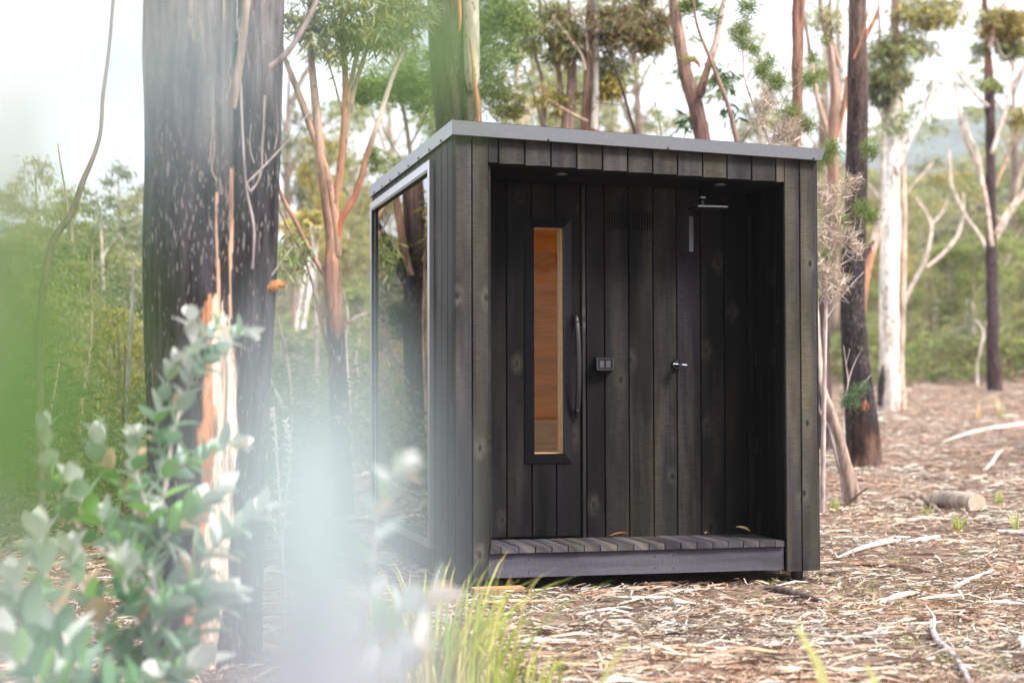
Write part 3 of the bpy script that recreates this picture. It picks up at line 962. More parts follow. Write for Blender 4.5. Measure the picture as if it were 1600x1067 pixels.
# ------------------------------------------------------------------ the big burnt gum on the left
def big_gum():
    t = 5.9
    base = at(330, 1090, t); base[2] = gz(base[0], base[1])
    root = empty('burnt_gum_tree', base, 'huge twin stemmed gum with charred bark and a raw orange scar, left of the sauna', 'tree')

    def cf(V):
        W_ = V + base
        d = W_ - CP
        z = d @ CFW; px = 800 + CF * (d @ CR) / z; py = 533.5 - CF * (d @ CU) / z
        out = np.zeros((len(V), 3))
        for i, v in enumerate(W_):
            n1 = mn.noise(Vector((v[0] * 12, v[1] * 12, v[2] * 3))); n2 = mn.noise(Vector((v[0] * 40, v[1] * 40, v[2] * 6)))
            c = np.array([.040, .035, .042]) * (1 + .7 * n1 + .6 * n2)
            hi = np.clip((260 - py[i]) / 300 + n1 * .5 + (.22 if px[i] < 365 else -.12), 0, 1)          # greyer bark higher up
            c = c * (1 - hi) + np.array([.19, .17, .175]) * hi
            # split where the burnt bark has fallen away
            cx = np.interp(py[i], [440, 520, 650, 800, 900, 1070], [338, 340, 343, 335, 325, 318])
            hw = np.interp(py[i], [430, 490, 560, 700, 850, 980, 1070], [22, 23, 26, 30, 34, 26, 18])
            e = hw * (1 + .35 * n2) + 6 * n1 - abs(px[i] - cx)
            if e > 0 and py[i] > 482 + 55 * mn.noise(Vector((v[0] * 55, v[1] * 55, 1.5))):
                k = min(1, e / 3)
                raw = np.array([.68, .53, .43]) if px[i] > cx - 12 + 14 * n1 else np.array([.46, .2, .1])
                raw = raw * (1 + .5 * n2)
                c = c * (1 - k) + raw * k
            # narrow split above it
            for (c0, w0, y0, y1) in ((363, 3.5, 262, 500), (341, 2.2, 300, 500)):
                if y0 < py[i] < y1 and abs(px[i] - c0 - 2 * n1 * 3) < w0 * (1 + n1):
                    c = np.array([.55, .33, .22]) * (1 + .3 * n2)
            out[i] = c
        return out
    mb = MB()
    for spec, dt in (([(300, -500, 105), (297, -200, 128), (298, -20, 141), (297, 200, 145), (300, 400, 149), (306, 650, 152), (309, 900, 158), (314, 1100, 185)], 0),
                     ([(448, -500, 50), (424, -200, 62), (411, -20, 70), (405, 120, 74), (398, 260, 80), (386, 430, 88), (373, 650, 92), (364, 850, 96), (352, 1100, 112)], .03)):
        P, R = px_path(spec, t + dt)
        P = [p - base for p in P]
        mb.tube(P, R, 150, seg=46, rough=.085, cfun=cf, detail=12)
    mb.build('trunk', BK['charfleck'], root, smooth=True)
    # pale limb and hanging bark between the stems
    mb = MB()
    for p, c in (([(392, -60, 14), (384, 20, 13), (378, 80, 12), (370, 130, 15), (366, 170, 9)], C_TAN),
                 ([(376, 130, 5), (380, 220, 4), (386, 300, 4), (396, 350, 4), (395, 420, 3)], (.32, .27, .28)),
                 ([(414, 150, 4), (410, 230, 3), (405, 280, 3), (391, 300, 2)], (.34, .30, .28)),
                 ([(423, 106, 11), (440, 92, 10), (462, 65, 8), (482, 30, 8), (500, -10, 7), (520, -60, 7)], (.34, .28, .27)),
                 ([(386, 286, 2.6), (405, 268, 2.6), (430, 242, 2.4), (460, 208, 2.2), (490, 165, 1.8)], (.5, .46, .45)),
                 ([(386, 286, 1.8), (392, 298, 1.8), (400, 290, 1.6), (408, 262, 1.4)], (.5, .46, .45)),
                 ([(425, 430, 2), (440, 408, 1.8), (458, 385, 1.4)], (.5, .46, .45))):
        P, R = px_path(p, t - .32)
        mb.tube([q - base for q in P], R, 10, c, seg=8, rough=.12)
    mb.build('limb', BK['twig'], root, smooth=True)
    mb = MB()
    for _ in range(34):                     # ragged bark ribbons caught in the fork
        x0, y0 = random.uniform(310, 440), random.uniform(-20, 230)
        if random.random() < .45: x0, y0 = random.uniform(295, 345), random.uniform(-10, 50)
        L_ = random.uniform(20, 90)
        P, R = px_path([(x0 + random.uniform(-7, 7) * k, y0 + L_ * k + random.uniform(-3, 3), random.uniform(.6, 1.5)) for k in (0, .35, .7, 1)], t - .33)
        c = random.choice([(.42, .36, .34), (.3, .22, .19), (.5, .40, .34), (.2, .17, .17)])
        mb.tube([q - base for q in P], R, 4, c, seg=4)
    o = mb.build('hanging_bark', BK['twig'], root); o['kind'] = 'stuff'
    mb = MB()                               # splintered branch stub
    P, R = px_path([(415, 449, 20), (428, 447, 18), (436, 444, 13), (441, 446, 7), (449, 437, 2)], t)
    mb.tube([q - base for q in P], R, 14, (.55, .22, .06), seg=6, rough=.35, detail=40)
    mb.build('branch_stub', BK['strip'], root, smooth=True)
    mb = MB()                               # crown overhead, out of frame
    for c in ((-1.5, 0, 8.5), (1.2, .8, 9.5), (.2, -1.0, 7.6), (2.2, 2.2, 8.6)):
        leaves(mb, c, (1.6, 1.6, 1.1), 900, .16, cols=(G_GREY, G_OLIVE), clump=.4, nclump=14)
    mb.build('crown', LF['gum'], root)
    mb = MB()
    a = at(298, -500, t) - base
    for c in ((-1.5, 0, 8.5), (1.2, .8, 9.5), (.2, -1.0, 7.6), (2.2, 2.2, 8.6)):
        mb.tube([a - (0, 0, .4), (a + np.array(c)) / 2 + (0, 0, .6), c], [.11, .07, .02], 8, C_TAN)
    mb.build('upper_limb', BK['smooth'], root, smooth=True)


big_gum()

# ------------------------------------------------------------------ trees that can be told apart
GR = 6
tree('gum_tree', 'orange barked gum fanning into many thin stems, just left of the sauna', [
    dict(p=[(536, 860, 36), (533, 700, 30), (526, 550, 27), (520, 450, 26), (518, 410, 24), (517, 380, 14), (516, 360, 6)], mat='strip', n=24, seg=14, rough=.12, ground=1,
         grad=[(900, C_CHAR), (560, C_CHAR), (520, (.20, .095, .065)), (430, (.27, .14, .095))]),
    dict(p=[(519, 425, 19), (516, 360, 18), (510, 319, 17), (502, 255, 16), (493, 161, 13), (485, 75, 10), (484, 0, 9), (482, -120, 7)], grad=[(430, C_ORANGE), (330, (.30, .18, .13)), (200, (.32, .23, .18)), (80, C_TAN)], rough=.1),
    dict(p=[(527, 400, 15), (522, 330, 15), (512, 280, 14), (495, 225, 13), (476, 172, 11), (458, 125, 9), (444, 90, 7), (425, 20, 6), (410, -60, 5)], grad=[(400, C_ORANGE), (250, (.35, .21, .15)), (120, C_TAN)], rough=.1),
    dict(p=[(523, 400, 13), (521, 345, 13), (529, 285, 12), (537, 215, 12), (540, 150, 10), (536, 56, 9), (532, 0, 8), (528, -100, 6)], grad=[(400, C_ORANGE), (200, (.34, .18, .11)), (60, C_TAN)]),
    dict(p=[(537, 235, 9), (547, 170, 8), (562, 112, 7), (581, 56, 6), (596, 0, 5), (610, -60, 4)], col=C_TAN),
    dict(p=[(537, 215, 9), (543, 160, 8), (556, 94, 7), (564, 50, 6), (570, 0, 5), (574, -60, 5)], col=(.33, .25, .18)),
    dict(p=[(527, 372, 12), (531, 350, 12), (554, 307, 10), (577, 232, 9), (596, 176, 8), (615, 116, 7), (634, 71, 6), (655, 20, 5), (668, -40, 4)], grad=[(380, (.30, .09, .05)), (240, C_ORANGE), (150, C_PALE)]),
    dict(p=[(521, 455, 9), (507, 430, 8), (487, 397, 8), (461, 345, 7), (440, 306, 6), (425, 270, 5)], col=(.30, .17, .12)),
    dict(p=[(516, 560, 6), (505, 520, 5), (487, 440, 4), (470, 390, 4), (452, 360, 3), (436, 330, 3)], col=(.22, .15, .12)),
    dict(p=[(541, 205, 4), (520, 120, 3), (500, 60, 3), (470, 0, 2)], col=C_TAN),
], 12.0, clouds=[
    dict(at=(500, 25), r=(70, 45), n=1500, size=.12, asp=.16, cols=(G_OLIVE, G_GREY, G_GREEN), clump=.35),
    dict(at=(590, 30), r=(80, 60), n=2600, size=.12, asp=.16, cols=(G_OLIVE, G_GREY), clump=.35),
    dict(at=(640, 10), r=(50, 35), n=800, size=.12, asp=.16, cols=(G_OLIVE, G_GREY), clump=.35),
    dict(at=(540, 75), r=(70, 45), n=500, size=.11, asp=.16, cols=(G_OLIVE, G_GREY), clump=.3),
    dict(at=(540, -120), r=(160, 90), n=2500, size=.13, asp=.2, cols=(G_OLIVE, G_GREY), clump=.3),
    dict(at=(455, 400), r=(40, 50), n=500, size=.1, asp=.2, cols=(G_OLIVE, G_GREEN), clump=.3),
])
tree('wattle_tree', 'feathery green wattle spreading against the sky beside the broad trunk behind the roof', [
    dict(p=[(655, 420, 9), (650, 300, 8), (640, 230, 7), (630, 170, 6), (615, 120, 5)], col=(.2, .15, .12), mat='strip', ground=0),
    dict(p=[(640, 230, 4), (665, 180, 3), (690, 120, 2)], col=(.2, .15, .12), mat='strip'),
    dict(p=[(645, 280, 3), (618, 235, 2.5), (598, 200, 2)], col=(.25, .2, .15), mat='strip'),
], 16.0, leaf='soft', clouds=[
    dict(at=(610, 135), r=(62, 40), n=6500, size=.07, asp=.25, cols=(G_GREEN, (.13, .2, .05)), droop=.1, clump=.3, nclump=22),
    dict(at=(660, 125), r=(40, 60), n=4500, size=.07, asp=.25, cols=(G_GREEN, (.13, .2, .05)), droop=.1, clump=.3, nclump=18),
    dict(at=(560, 150), r=(25, 20), n=900, size=.07, asp=.25, cols=(G_GREEN,), droop=.1, clump=.3),
    dict(at=(625, 260), r=(40, 30), n=500, size=.08, asp=.25, cols=(G_GREY, G_GREEN), clump=.25),
    dict(at=(585, 245), r=(14, 26), n=500, size=.08, asp=.25, cols=(G_GREY, G_GREEN), clump=.4),
    dict(at=(760, 100), r=(60, 75), n=6500, size=.075, asp=.25, cols=(G_GREEN, (.11, .16, .05), G_GREY), droop=.2, clump=.28, nclump=26),
    dict(at=(770, 20), r=(70, 45), n=5000, size=.08, asp=.25, cols=(G_GREEN, (.09, .13, .04)), droop=.2, clump=.28, nclump=20),
    dict(at=(790, 165), r=(40, 28), n=1600, size=.075, asp=.25, cols=(G_OLIVE, (.2, .22, .08)), droop=.1, clump=.3),
])
tree('gum_tree', 'broad dark trunk rising straight behind the roof near its front left corner', [
    dict(p=[(716, 830, 92), (716, 500, 84), (716, 195, 72), (709, 100, 74), (707, 0, 78), (704, -160, 70), (702, -500, 52)], mat='charfleck', n=48, seg=30, rough=.07, ground=1,
         grad=[(800, C_CHAR), (190, (.06, .05, .04)), (130, (.075, .065, .05)), (-60, (.12, .10, .085))]),
    dict(p=[(738, 140, 14), (737, 120, 24), (736, 70, 26), (735, 0, 26), (733, -120, 24), (730, -300, 20)], dt=-.16, col=(.50, .45, .38), n=14, part='limb'),
    dict(p=[(748, 195, 5), (746, 160, 9), (742, 138, 8), (738, 100, 4), (734, 60, 3)], dt=-.25, col=(.38, .18, .10), mat='strip', part='limb'),
    dict(p=[(716, 0, 8), (718, 30, 5), (717, 50, 2)], dt=-.25, col=(.5, .22, .1), mat='strip', part='limb'),
], 13.0, clouds=[dict(at=(730, -420), r=(240, 120), n=3000, size=.16, asp=.2, cols=(G_OLIVE, G_GREY), clump=.3)])

tree('gum_tree', 'pale and rust streaked double trunk standing behind the middle of the roof', [
    dict(p=[(921, 640, 34), (921, 202, 30), (924, 112, 24), (922, 56, 18), (925, 0, 16), (926, -90, 14)], mat='strip', n=20, seg=16, rough=.12, ground=1, grad=[(700, (.3, .17, .12)), (202, (.36, .19, .14)), (110, (.42, .28, .22)), (0, (.34, .24, .20))]),
    dict(p=[(928, 202, 12), (931, 130, 10), (932, 60, 8), (930, 0, 6)], dt=-.12, col=(.48, .44, .42)),
    dict(p=[(886, 640, 26), (886, 202, 22), (892, 150, 17), (894, 112, 14), (892, 60, 9), (888, 0, 6)], mat='strip', col=(.28, .20, .17), rough=.12, ground=1),
    dict(p=[(884, 202, 12), (876, 140, 9), (869, 93, 8), (852, 50, 7), (843, 0, 6), (838, -60, 5)], col=(.28, .21, .16)),
    dict(p=[(914, 110, 5), (911, 93, 5), (890, 60, 5), (869, 34, 4), (850, 0, 4), (838, -30, 3)], dt=-.2, col=C_PALE),
    dict(p=[(918, 190, 5), (905, 184, 5), (880, 170, 4), (857, 156, 4)], dt=-.2, col=(.42, .30, .24)),
    dict(p=[(934, 130, 6), (944, 108, 5), (950, 92, 4), (962, 70, 3)], col=C_PALE),
    dict(p=[(903, 12, 5), (914, 45, 4), (918, 80, 4)], col=C_PALE, dt=-.2),
    dict(p=[(852, 640, 9), (850, 197, 8), (849, 140, 6), (840, 100, 5), (828, 60, 3), (820, 20, 2)], col=(.25, .18, .15), ground=0),
    dict(p=[(846, 197, 3), (835, 150, 3), (820, 110, 2), (808, 90, 2)], col=(.2, .17, .12)),
], 17.0, clouds=[
    dict(at=(880, 55), r=(45, 60), n=2600, size=.14, asp=.16, cols=(G_GREY, G_OLIVE, G_BROWN), clump=.35, nclump=16),
    dict(at=(985, 28), r=(80, 62), n=6200, size=.13, asp=.16, cols=(G_GREY, G_OLIVE, G_BROWN, G_BROWN), clump=.33, nclump=18),
    dict(at=(1018, 60), r=(20, 40), n=420, size=.15, asp=.16, cols=(G_GREEN, G_OLIVE), clump=.4),
    dict(at=(960, 95), r=(40, 22), n=500, size=.13, asp=.16, cols=(G_GREY,), clump=.3),
    dict(at=(955, 130), r=(26, 30), n=900, size=.12, asp=.2, cols=(G_YEL, G_OLIVE), clump=.4),
    dict(at=(870, 150), r=(45, 30), n=800, size=.12, asp=.2, cols=(G_OLIVE, G_YEL), clump=.3),
    dict(at=(820, 30), r=(60, 60), n=3600, size=.12, asp=.18, cols=(G_OLIVE, G_GREY), clump=.3),
    dict(at=(950, -130), r=(200, 90), n=3000, size=.17, asp=.2, cols=(G_OLIVE, G_GREY), clump=.3),
])
tree('dead_sapling', 'thin black leafless stem slanting behind the roof right of the double trunk', [
    dict(p=[(1010, 640, 7), (992, 209, 5), (981, 169, 4), (970, 132, 4), (958, 95, 3.4), (955, 70, 2)], col=(.06, .05, .04), mat='twig', ground=1, tw=(5, .4)),
    dict(p=[(1034, 300, 3), (1033, 209, 2.2), (1026, 170, 1.6), (1015, 135, 1.2)], col=(.12, .16, .08), mat='twig'),
], 14.0)
tree('gum_tree', 'forked rough brown gum leaning left behind the right half of the roof', [
    dict(p=[(1112, 640, 34), (1095, 205, 25), (1086, 165, 23), (1074, 127, 21), (1064, 75, 18), (1055, 20, 17), (1050, -40, 16), (1040, -200, 12)], mat='strip', n=26, seg=16, rough=.14, ground=1,
         grad=[(700, (.10, .065, .06)), (205, (.17, .10, .09)), (100, (.24, .15, .12)), (0, (.3, .2, .16))]),
    dict(p=[(1090, 152, 14), (1096, 138, 14), (1104, 112, 12), (1112, 88, 12), (1119, 65, 11), (1126, 25, 10), (1134, -10, 9), (1140, -60, 8)], n=14, grad=[(150, (.16, .08, .06)), (120, C_ORANGE), (85, (.48, .30, .22)), (40, C_PALE)]),
    dict(p=[(1083, 92, 9), (1090, 98, 7), (1094, 108, 2)], col=(.28, .13, .08), mat='strip'),
    dict(p=[(1093, 152, 9), (1099, 145, 7), (1101, 128, 5)], dt=-.1, col=(.09, .05, .04), mat='char'),
], 15.0, clouds=[
    dict(at=(1074, 14), r=(22, 14), n=900, size=.13, asp=.07, cols=(G_GREEN, (.10, .14, .03)), droop=-.3, clump=.5, nclump=6),
    dict(at=(1112, 25), r=(16, 20), n=420, size=.12, asp=.07, cols=(G_GREEN, G_DARK), droop=-.1, clump=.5, nclump=5),
    dict(at=(1075, 95), r=(12, 9), n=260, size=.1, asp=.08, cols=(G_YEL, G_GREEN), droop=-.3, clump=.6, nclump=3),
    dict(at=(1125, 120), r=(32, 40), n=260, size=.17, asp=.14, cols=((.05, .11, .05), G_GREEN), clump=.35, nclump=9),
    dict(at=(1140, 170), r=(28, 30), n=90, size=.16, asp=.14, cols=((.05, .11, .05),), clump=.35),
    dict(at=(1072, 190), r=(16, 18), n=45, size=.17, asp=.15, cols=((.04, .13, .06),), clump=.4),
    dict(at=(1057, 105), r=(8, 14), n=25, size=.15, asp=.15, cols=((.06, .13, .05),), clump=.4),
])
tree('sapling', 'slim brown sapling leaning behind the roof between the forked gum and the knotted pole trunk', [
    dict(p=[(1162, 640, 12), (1150, 215, 8), (1136, 160, 7), (1122, 124, 6.5), (1109, 90, 6), (1099, 67, 5), (1088, 35, 4), (1084, 0, 4), (1080, -60, 3)], col=(.24, .16, .14), mat='strip', ground=1),
    dict(p=[(1160, 222, 2), (1170, 206, 1.8), (1180, 190, 1.5), (1190, 160, 1.2)], col=(.12, .09, .08), mat='twig'),
    dict(p=[(1099, 67, 2), (1082, 55, 1.6), (1070, 40, 1.2)], col=(.12, .12, .08), mat='twig'),
], 12.5)
# grey twiggy shrub with pine-like tufts
def tufts(name, label, stems, tufts_, t, col_st=(.45, .38, .36), cat='shrub', cols=(G_GREEN, (.15, .2, .05))):
    base = at(*stems[0][0][:2], t); base[2] = gz(base[0], base[1])
    root = empty(name, base, label, cat)
    mb = MB()
    for sp in stems:
        P, R = px_path(sp, t)
        mb.tube([p - base for p in P], R, 6, col_st, seg=5, rough=.05)
    mb.build('stem', BK['twig'], root, smooth=True)
    mb = MB(); md = MB(); dead = False
    for (x, y, r, n, kind) in tufts_:
        c = at(x, y, t) - base; s_ = t / CF * r
        N_ = n
        u = rng.normal(size=(N_, 3)); u[:, 2] += .25; u /= np.linalg.norm(u, axis=1)[:, None]
        o = c + rng.normal(size=(N_, 3)) * s_ * .35
        ln = s_ * rng.uniform(.45, 1.0, N_)[:, None]
        sd_ = np.cross(u, rng.normal(size=(N_, 3))); sd_ /= np.linalg.norm(sd_, axis=1)[:, None]
        wd = (.0016 if kind == 'g' else .0022) * np.ones((N_, 1)) * t / 10
        V = np.stack([o - sd_ * wd, o + sd_ * wd, o + u * ln + sd_ * wd * .3, o + u * ln - sd_ * wd * .3], 1).reshape(-1, 3)
        if kind == 'g': cc = np.array(cols)[rng.integers(0, len(cols), N_)]
        else: cc = np.array([(.60, .50, .42), (.46, .36, .29), (.68, .60, .52)])[rng.integers(0, 3, N_)]
        (mb if kind == 'g' else md).add(V, np.arange(N_ * 4).reshape(N_, 4), np.repeat(cc * rng.uniform(.7, 1.3, (N_, 1)), 4, 0))
    if mb.n: mb.build('needles', LF['soft'], root)
    if md.n: md.build('dry_needles', LF['litter'], root)
    return root


tufts('hakea_shrub', 'grey twigged shrub with pine like green tufts above the right end of the roof',
      [[(1222, 500, 7), (1212, 300, 6), (1205, 230, 5), (1185, 180, 4), (1165, 130, 3), (1160, 60, 2)],
       [(1205, 230, 3), (1215, 190, 2.5), (1230, 150, 2), (1262, 120, 1.5)], [(1200, 215, 2.5), (1180, 205, 2), (1165, 175, 1.5), (1158, 150, 1)],
       [(1210, 260, 3), (1235, 225, 2.5), (1255, 195, 2), (1266, 190, 1)], [(1165, 130, 2), (1180, 100, 1.5), (1195, 85, 1)], [(1190, 190, 2), (1200, 150, 1.5), (1195, 120, 1)], [(1205, 240, 2), (1225, 235, 1.5), (1245, 215, 1)]],
      [(1168, 12, 26, 500, 'g'), (1155, 50, 24, 420, 'g'), (1178, 80, 16, 260, 'g'), (1190, 112, 20, 420, 'g'), (1215, 130, 22, 500, 'g'), (1158, 70, 14, 200, 'g'),
       (1268, 125, 20, 420, 'g'), (1270, 90, 14, 220, 'g'), (1235, 175, 20, 320, 'g'), (1262, 196, 18, 420, 'g'), (1235, 200, 24, 300, 'd'), (1200, 160, 22, 240, 'd'), (1225, 215, 26, 380, 'd'), (1190, 190, 16, 140, 'd'), (1205, 95, 14, 200, 'g'), (1290, 65, 12, 150, 'g')], 10.8)
tufts('hakea_shrub', 'straw coloured dry brush with few green tufts beside the right edge of the sauna',
      [[(1285, 800, 8), (1288, 600, 7), (1290, 500, 6), (1293, 420, 5), (1298, 360, 4), (1300, 300, 3)], [(1290, 500, 3), (1310, 470, 2.5), (1335, 440, 2), (1350, 425, 1.5)],
       [(1293, 400, 3), (1312, 380, 2), (1330, 370, 1.5)], [(1290, 460, 3), (1275, 430, 2), (1270, 400, 1.5)], [(1292, 430, 3), (1320, 410, 2), (1345, 395, 1)]],
      [(1285, 300, 24, 294, 'd'), (1300, 330, 26, 336, 'd'), (1315, 300, 20, 168, 'd'), (1290, 370, 28, 294, 'd'), (1325, 370, 24, 210, 'd'), (1290, 420, 28, 336, 'd'), (1298, 455, 24, 252, 'd'), (1330, 285, 18, 147, 'd'),
       (1310, 440, 20, 176, 'd'), (1338, 390, 18, 126, 'd'), (1300, 232, 18, 320, 'g'), (1290, 248, 20, 320, 'g'), (1360, 340, 18, 340, 'g'), (1345, 325, 18, 260, 'g'), (1363, 240, 15, 300, 'g'), (1355, 232, 14, 200, 'g'), (1290, 400, 16, 160, 'g'), (1318, 345, 16, 160, 'g'), (1275, 262, 16, 200, 'g')], 11.2)

tree('pole_tree', 'knotted red brown pole trunk standing behind the right end of the roof', [
    dict(p=[(1240, 640, 17), (1244, 230, 14), (1246, 140, 16), (1246.5, 60, 18), (1248, 0, 19), (1250, -120, 18), (1252, -400, 14)], mat='strip', n=24, seg=16, rough=.2, detail=30, ground=1,
         grad=[(600, (.12, .08, .07)), (230, (.24, .14, .11)), (0, (.26, .13, .10))])], 16.0,
     clouds=[dict(at=(1250, -330), r=(120, 80), n=1500, size=.15, asp=.2, cols=(G_OLIVE, G_GREY), clump=.3)])
tree('gum_tree', 'tangled rust and grey gum with a white stem, left of the thick black trunk', [
    dict(p=[(1289, 640, 24), (1288, 520, 21), (1290, 470, 20), (1300, 380, 18), (1302, 300, 17), (1300, 225, 17), (1305, 141, 16), (1298, 84, 11), (1286, 28, 9), (1276, -30, 7)], mat='strip', n=20, seg=12, rough=.15, ground=1,
         grad=[(640, (.07, .05, .055)), (420, (.09, .065, .06)), (300, (.28, .16, .12)), (140, (.34, .22, .18)), (40, (.42, .33, .28))]),
    dict(p=[(1318, 225, 12), (1315, 112, 15), (1313, 50, 15), (1313, 0, 14), (1313, -120, 13)], dt=.3, col=C_WHITE, n=14),
    dict(p=[(1304, 240, 9), (1288, 190, 9), (1276, 150, 8), (1268, 100, 7), (1262, 60, 6), (1256, 20, 4)], col=(.5, .36, .3)),
    dict(p=[(1307, 215, 9), (1320, 160, 8), (1325, 120, 9)], mat='strip', col=(.42, .22, .15)),
    dict(p=[(1312, 105, 7), (1300, 60, 6), (1297, 10, 5), (1300, -40, 4)], col=(.36, .26, .22)),
], 19.0, clouds=[
    dict(at=(1290, 30), r=(34, 30), n=260, size=.15, asp=.16, cols=(G_OLIVE, G_GREY), clump=.3),
    dict(at=(1300, -130), r=(110, 60), n=1400, size=.16, asp=.2, cols=(G_OLIVE, G_GREY), clump=.3)])
tree('burnt_gum_tree', 'thickest black burnt trunk to the right of the sauna with a scorched orange foot', [
    dict(p=[(1349, 702, 62), (1348, 685, 53), (1343, 630, 46), (1337, 560, 40), (1333, 497, 38), (1334, 400, 37), (1337, 328, 35), (1339, 220, 33), (1340, 140, 33), (1340, 60, 29), (1340, 0, 28), (1341, -150, 26), (1344, -500, 18)], mat='char', n=40, seg=14, rough=.1, ground=1,
         grad=[(702, (.10, .055, .04)), (675, (.04, .022, .02)), (640, C_CHAR), (330, (.035, .027, .03)), (140, (.075, .05, .045)), (40, (.15, .10, .08))]),
    dict(p=[(1352, 60, 8), (1362, 40, 7), (1370, 22, 6), (1373, 10, 3)], col=(.4, .2, .12), mat='strip', part='limb'),
    dict(p=[(1334, 92, 2.5), (1343, 70, 2.5), (1352, 40, 2.5), (1360, 0, 2.5), (1366, -40, 2)], dt=-.3, col=(.45, .2, .11), mat='twig', part='limb'),
    dict(p=[(1349, 640, 5), (1352, 628, 4), (1358, 640, 3)], dt=-.25, col=(.3, .1, .05), mat='strip', part='limb'),
], 17.0, clouds=[dict(at=(1340, -420), r=(180, 110), n=2600, size=.17, asp=.2, cols=(G_OLIVE, G_GREY), clump=.3)])
tree('white_gum_tree', 'thick white trunked gum with a burnt hollow at its foot, right of the black trunk', [
    dict(p=[(1386, 640, 42), (1390, 610, 32), (1390, 560, 30), (1389, 497, 30), (1391, 375, 29), (1394, 225, 24), (1397, 141, 19), (1398, 60, 14), (1398, 0, 12), (1398, -120, 9)], n=26, seg=12, rough=.1, ground=1,
         grad=[(640, (.50, .42, .38)), (480, C_WHITE), (230, C_WHITE), (140, (.40, .35, .28)), (0, (.33, .25, .2))]),
    dict(p=[(1375, 634, 9), (1377, 605, 12), (1379, 585, 9), (1380, 570, 3)], dt=-.35, mat='char', col=C_CHAR, part='burnt_hollow'),
    dict(p=[(1412, 625, 11), (1409, 580, 9), (1410, 520, 8), (1412, 440, 8), (1413, 320, 7), (1411, 230, 6), (1407, 140, 5), (1402, 100, 3)], col=(.55, .42, .34), ground=1, rough=.1),
    dict(p=[(1392, 240, 7), (1384, 180, 6), (1378, 120, 5), (1374, 60, 5), (1373, 0, 4)], col=(.4, .26, .2), mat='strip'),
    dict(p=[(1403, 140, 4), (1404, 80, 4), (1402, 20, 3), (1400, -30, 3)], dt=-.2, col=(.42, .24, .16), mat='strip'),
], 29.0, clouds=[
    dict(at=(1390, 95), r=(44, 64), n=3000, size=.24, asp=.16, cols=(G_OLIVE, G_GREY, G_GREEN), clump=.32, nclump=14),
    dict(at=(1380, 140), r=(26, 30), n=700, size=.24, asp=.16, cols=(G_GREY, (.07, .1, .06)), clump=.4),
    dict(at=(1420, 60), r=(26, 40), n=420, size=.24, asp=.16, cols=(G_GREY, G_OLIVE), clump=.35),
    dict(at=(1450, 14), r=(70, 34), n=2600, size=.24, asp=.16, cols=(G_OLIVE, G_YEL, G_GREY), clump=.3),
    dict(at=(1440, 70), r=(30, 20), n=340, size=.22, asp=.16, cols=(G_GREY,), clump=.3),
    dict(at=(1400, 190), r=(30, 30), n=420, size=.22, asp=.16, cols=(G_GREEN, G_GREY), clump=.35),
    dict(at=(1400, -70), r=(90, 50), n=1500, size=.26, asp=.2, cols=(G_OLIVE, G_GREY), clump=.3),
])
tree('leaning_gum_tree', 'bare white gum leaning far to the right across the white trunk', [
    dict(p=[(1340, 560, 15), (1349, 460, 13), (1357, 412, 13), (1384, 323, 14), (1412, 234, 14), (1441, 178, 10), (1469, 108, 8), (1497, 37, 7), (1515, -10, 6), (1535, -60, 5)], n=14, rough=.1, ground=1, dt=-2,
         grad=[(520, (.3, .15, .1)), (400, (.5, .24, .15)), (360, (.62, .5, .44)), (320, C_WHITE)]),
    dict(p=[(1436, 188, 5), (1418, 208, 4), (1408, 225, 3)], dt=-2, col=C_PALE),
    dict(p=[(1349, 412, 5), (1352, 400, 8), (1360, 386, 8), (1366, 376, 4)], dt=-2.2, col=(.10, .06, .05), mat='char'),
], 26.0, clouds=[
    dict(at=(1455, 130), r=(14, 14), n=90, size=.2, asp=.16, cols=(G_GREY, G_GREEN), clump=.4),
    dict(at=(1450, 195), r=(30, 40), n=130, size=.2, asp=.16, cols=(G_GREY, G_GREEN), clump=.35),
    dict(at=(1430, 160), r=(20, 16), n=70, size=.2, asp=.16, cols=(G_GREY, G_GREEN), clump=.35)])
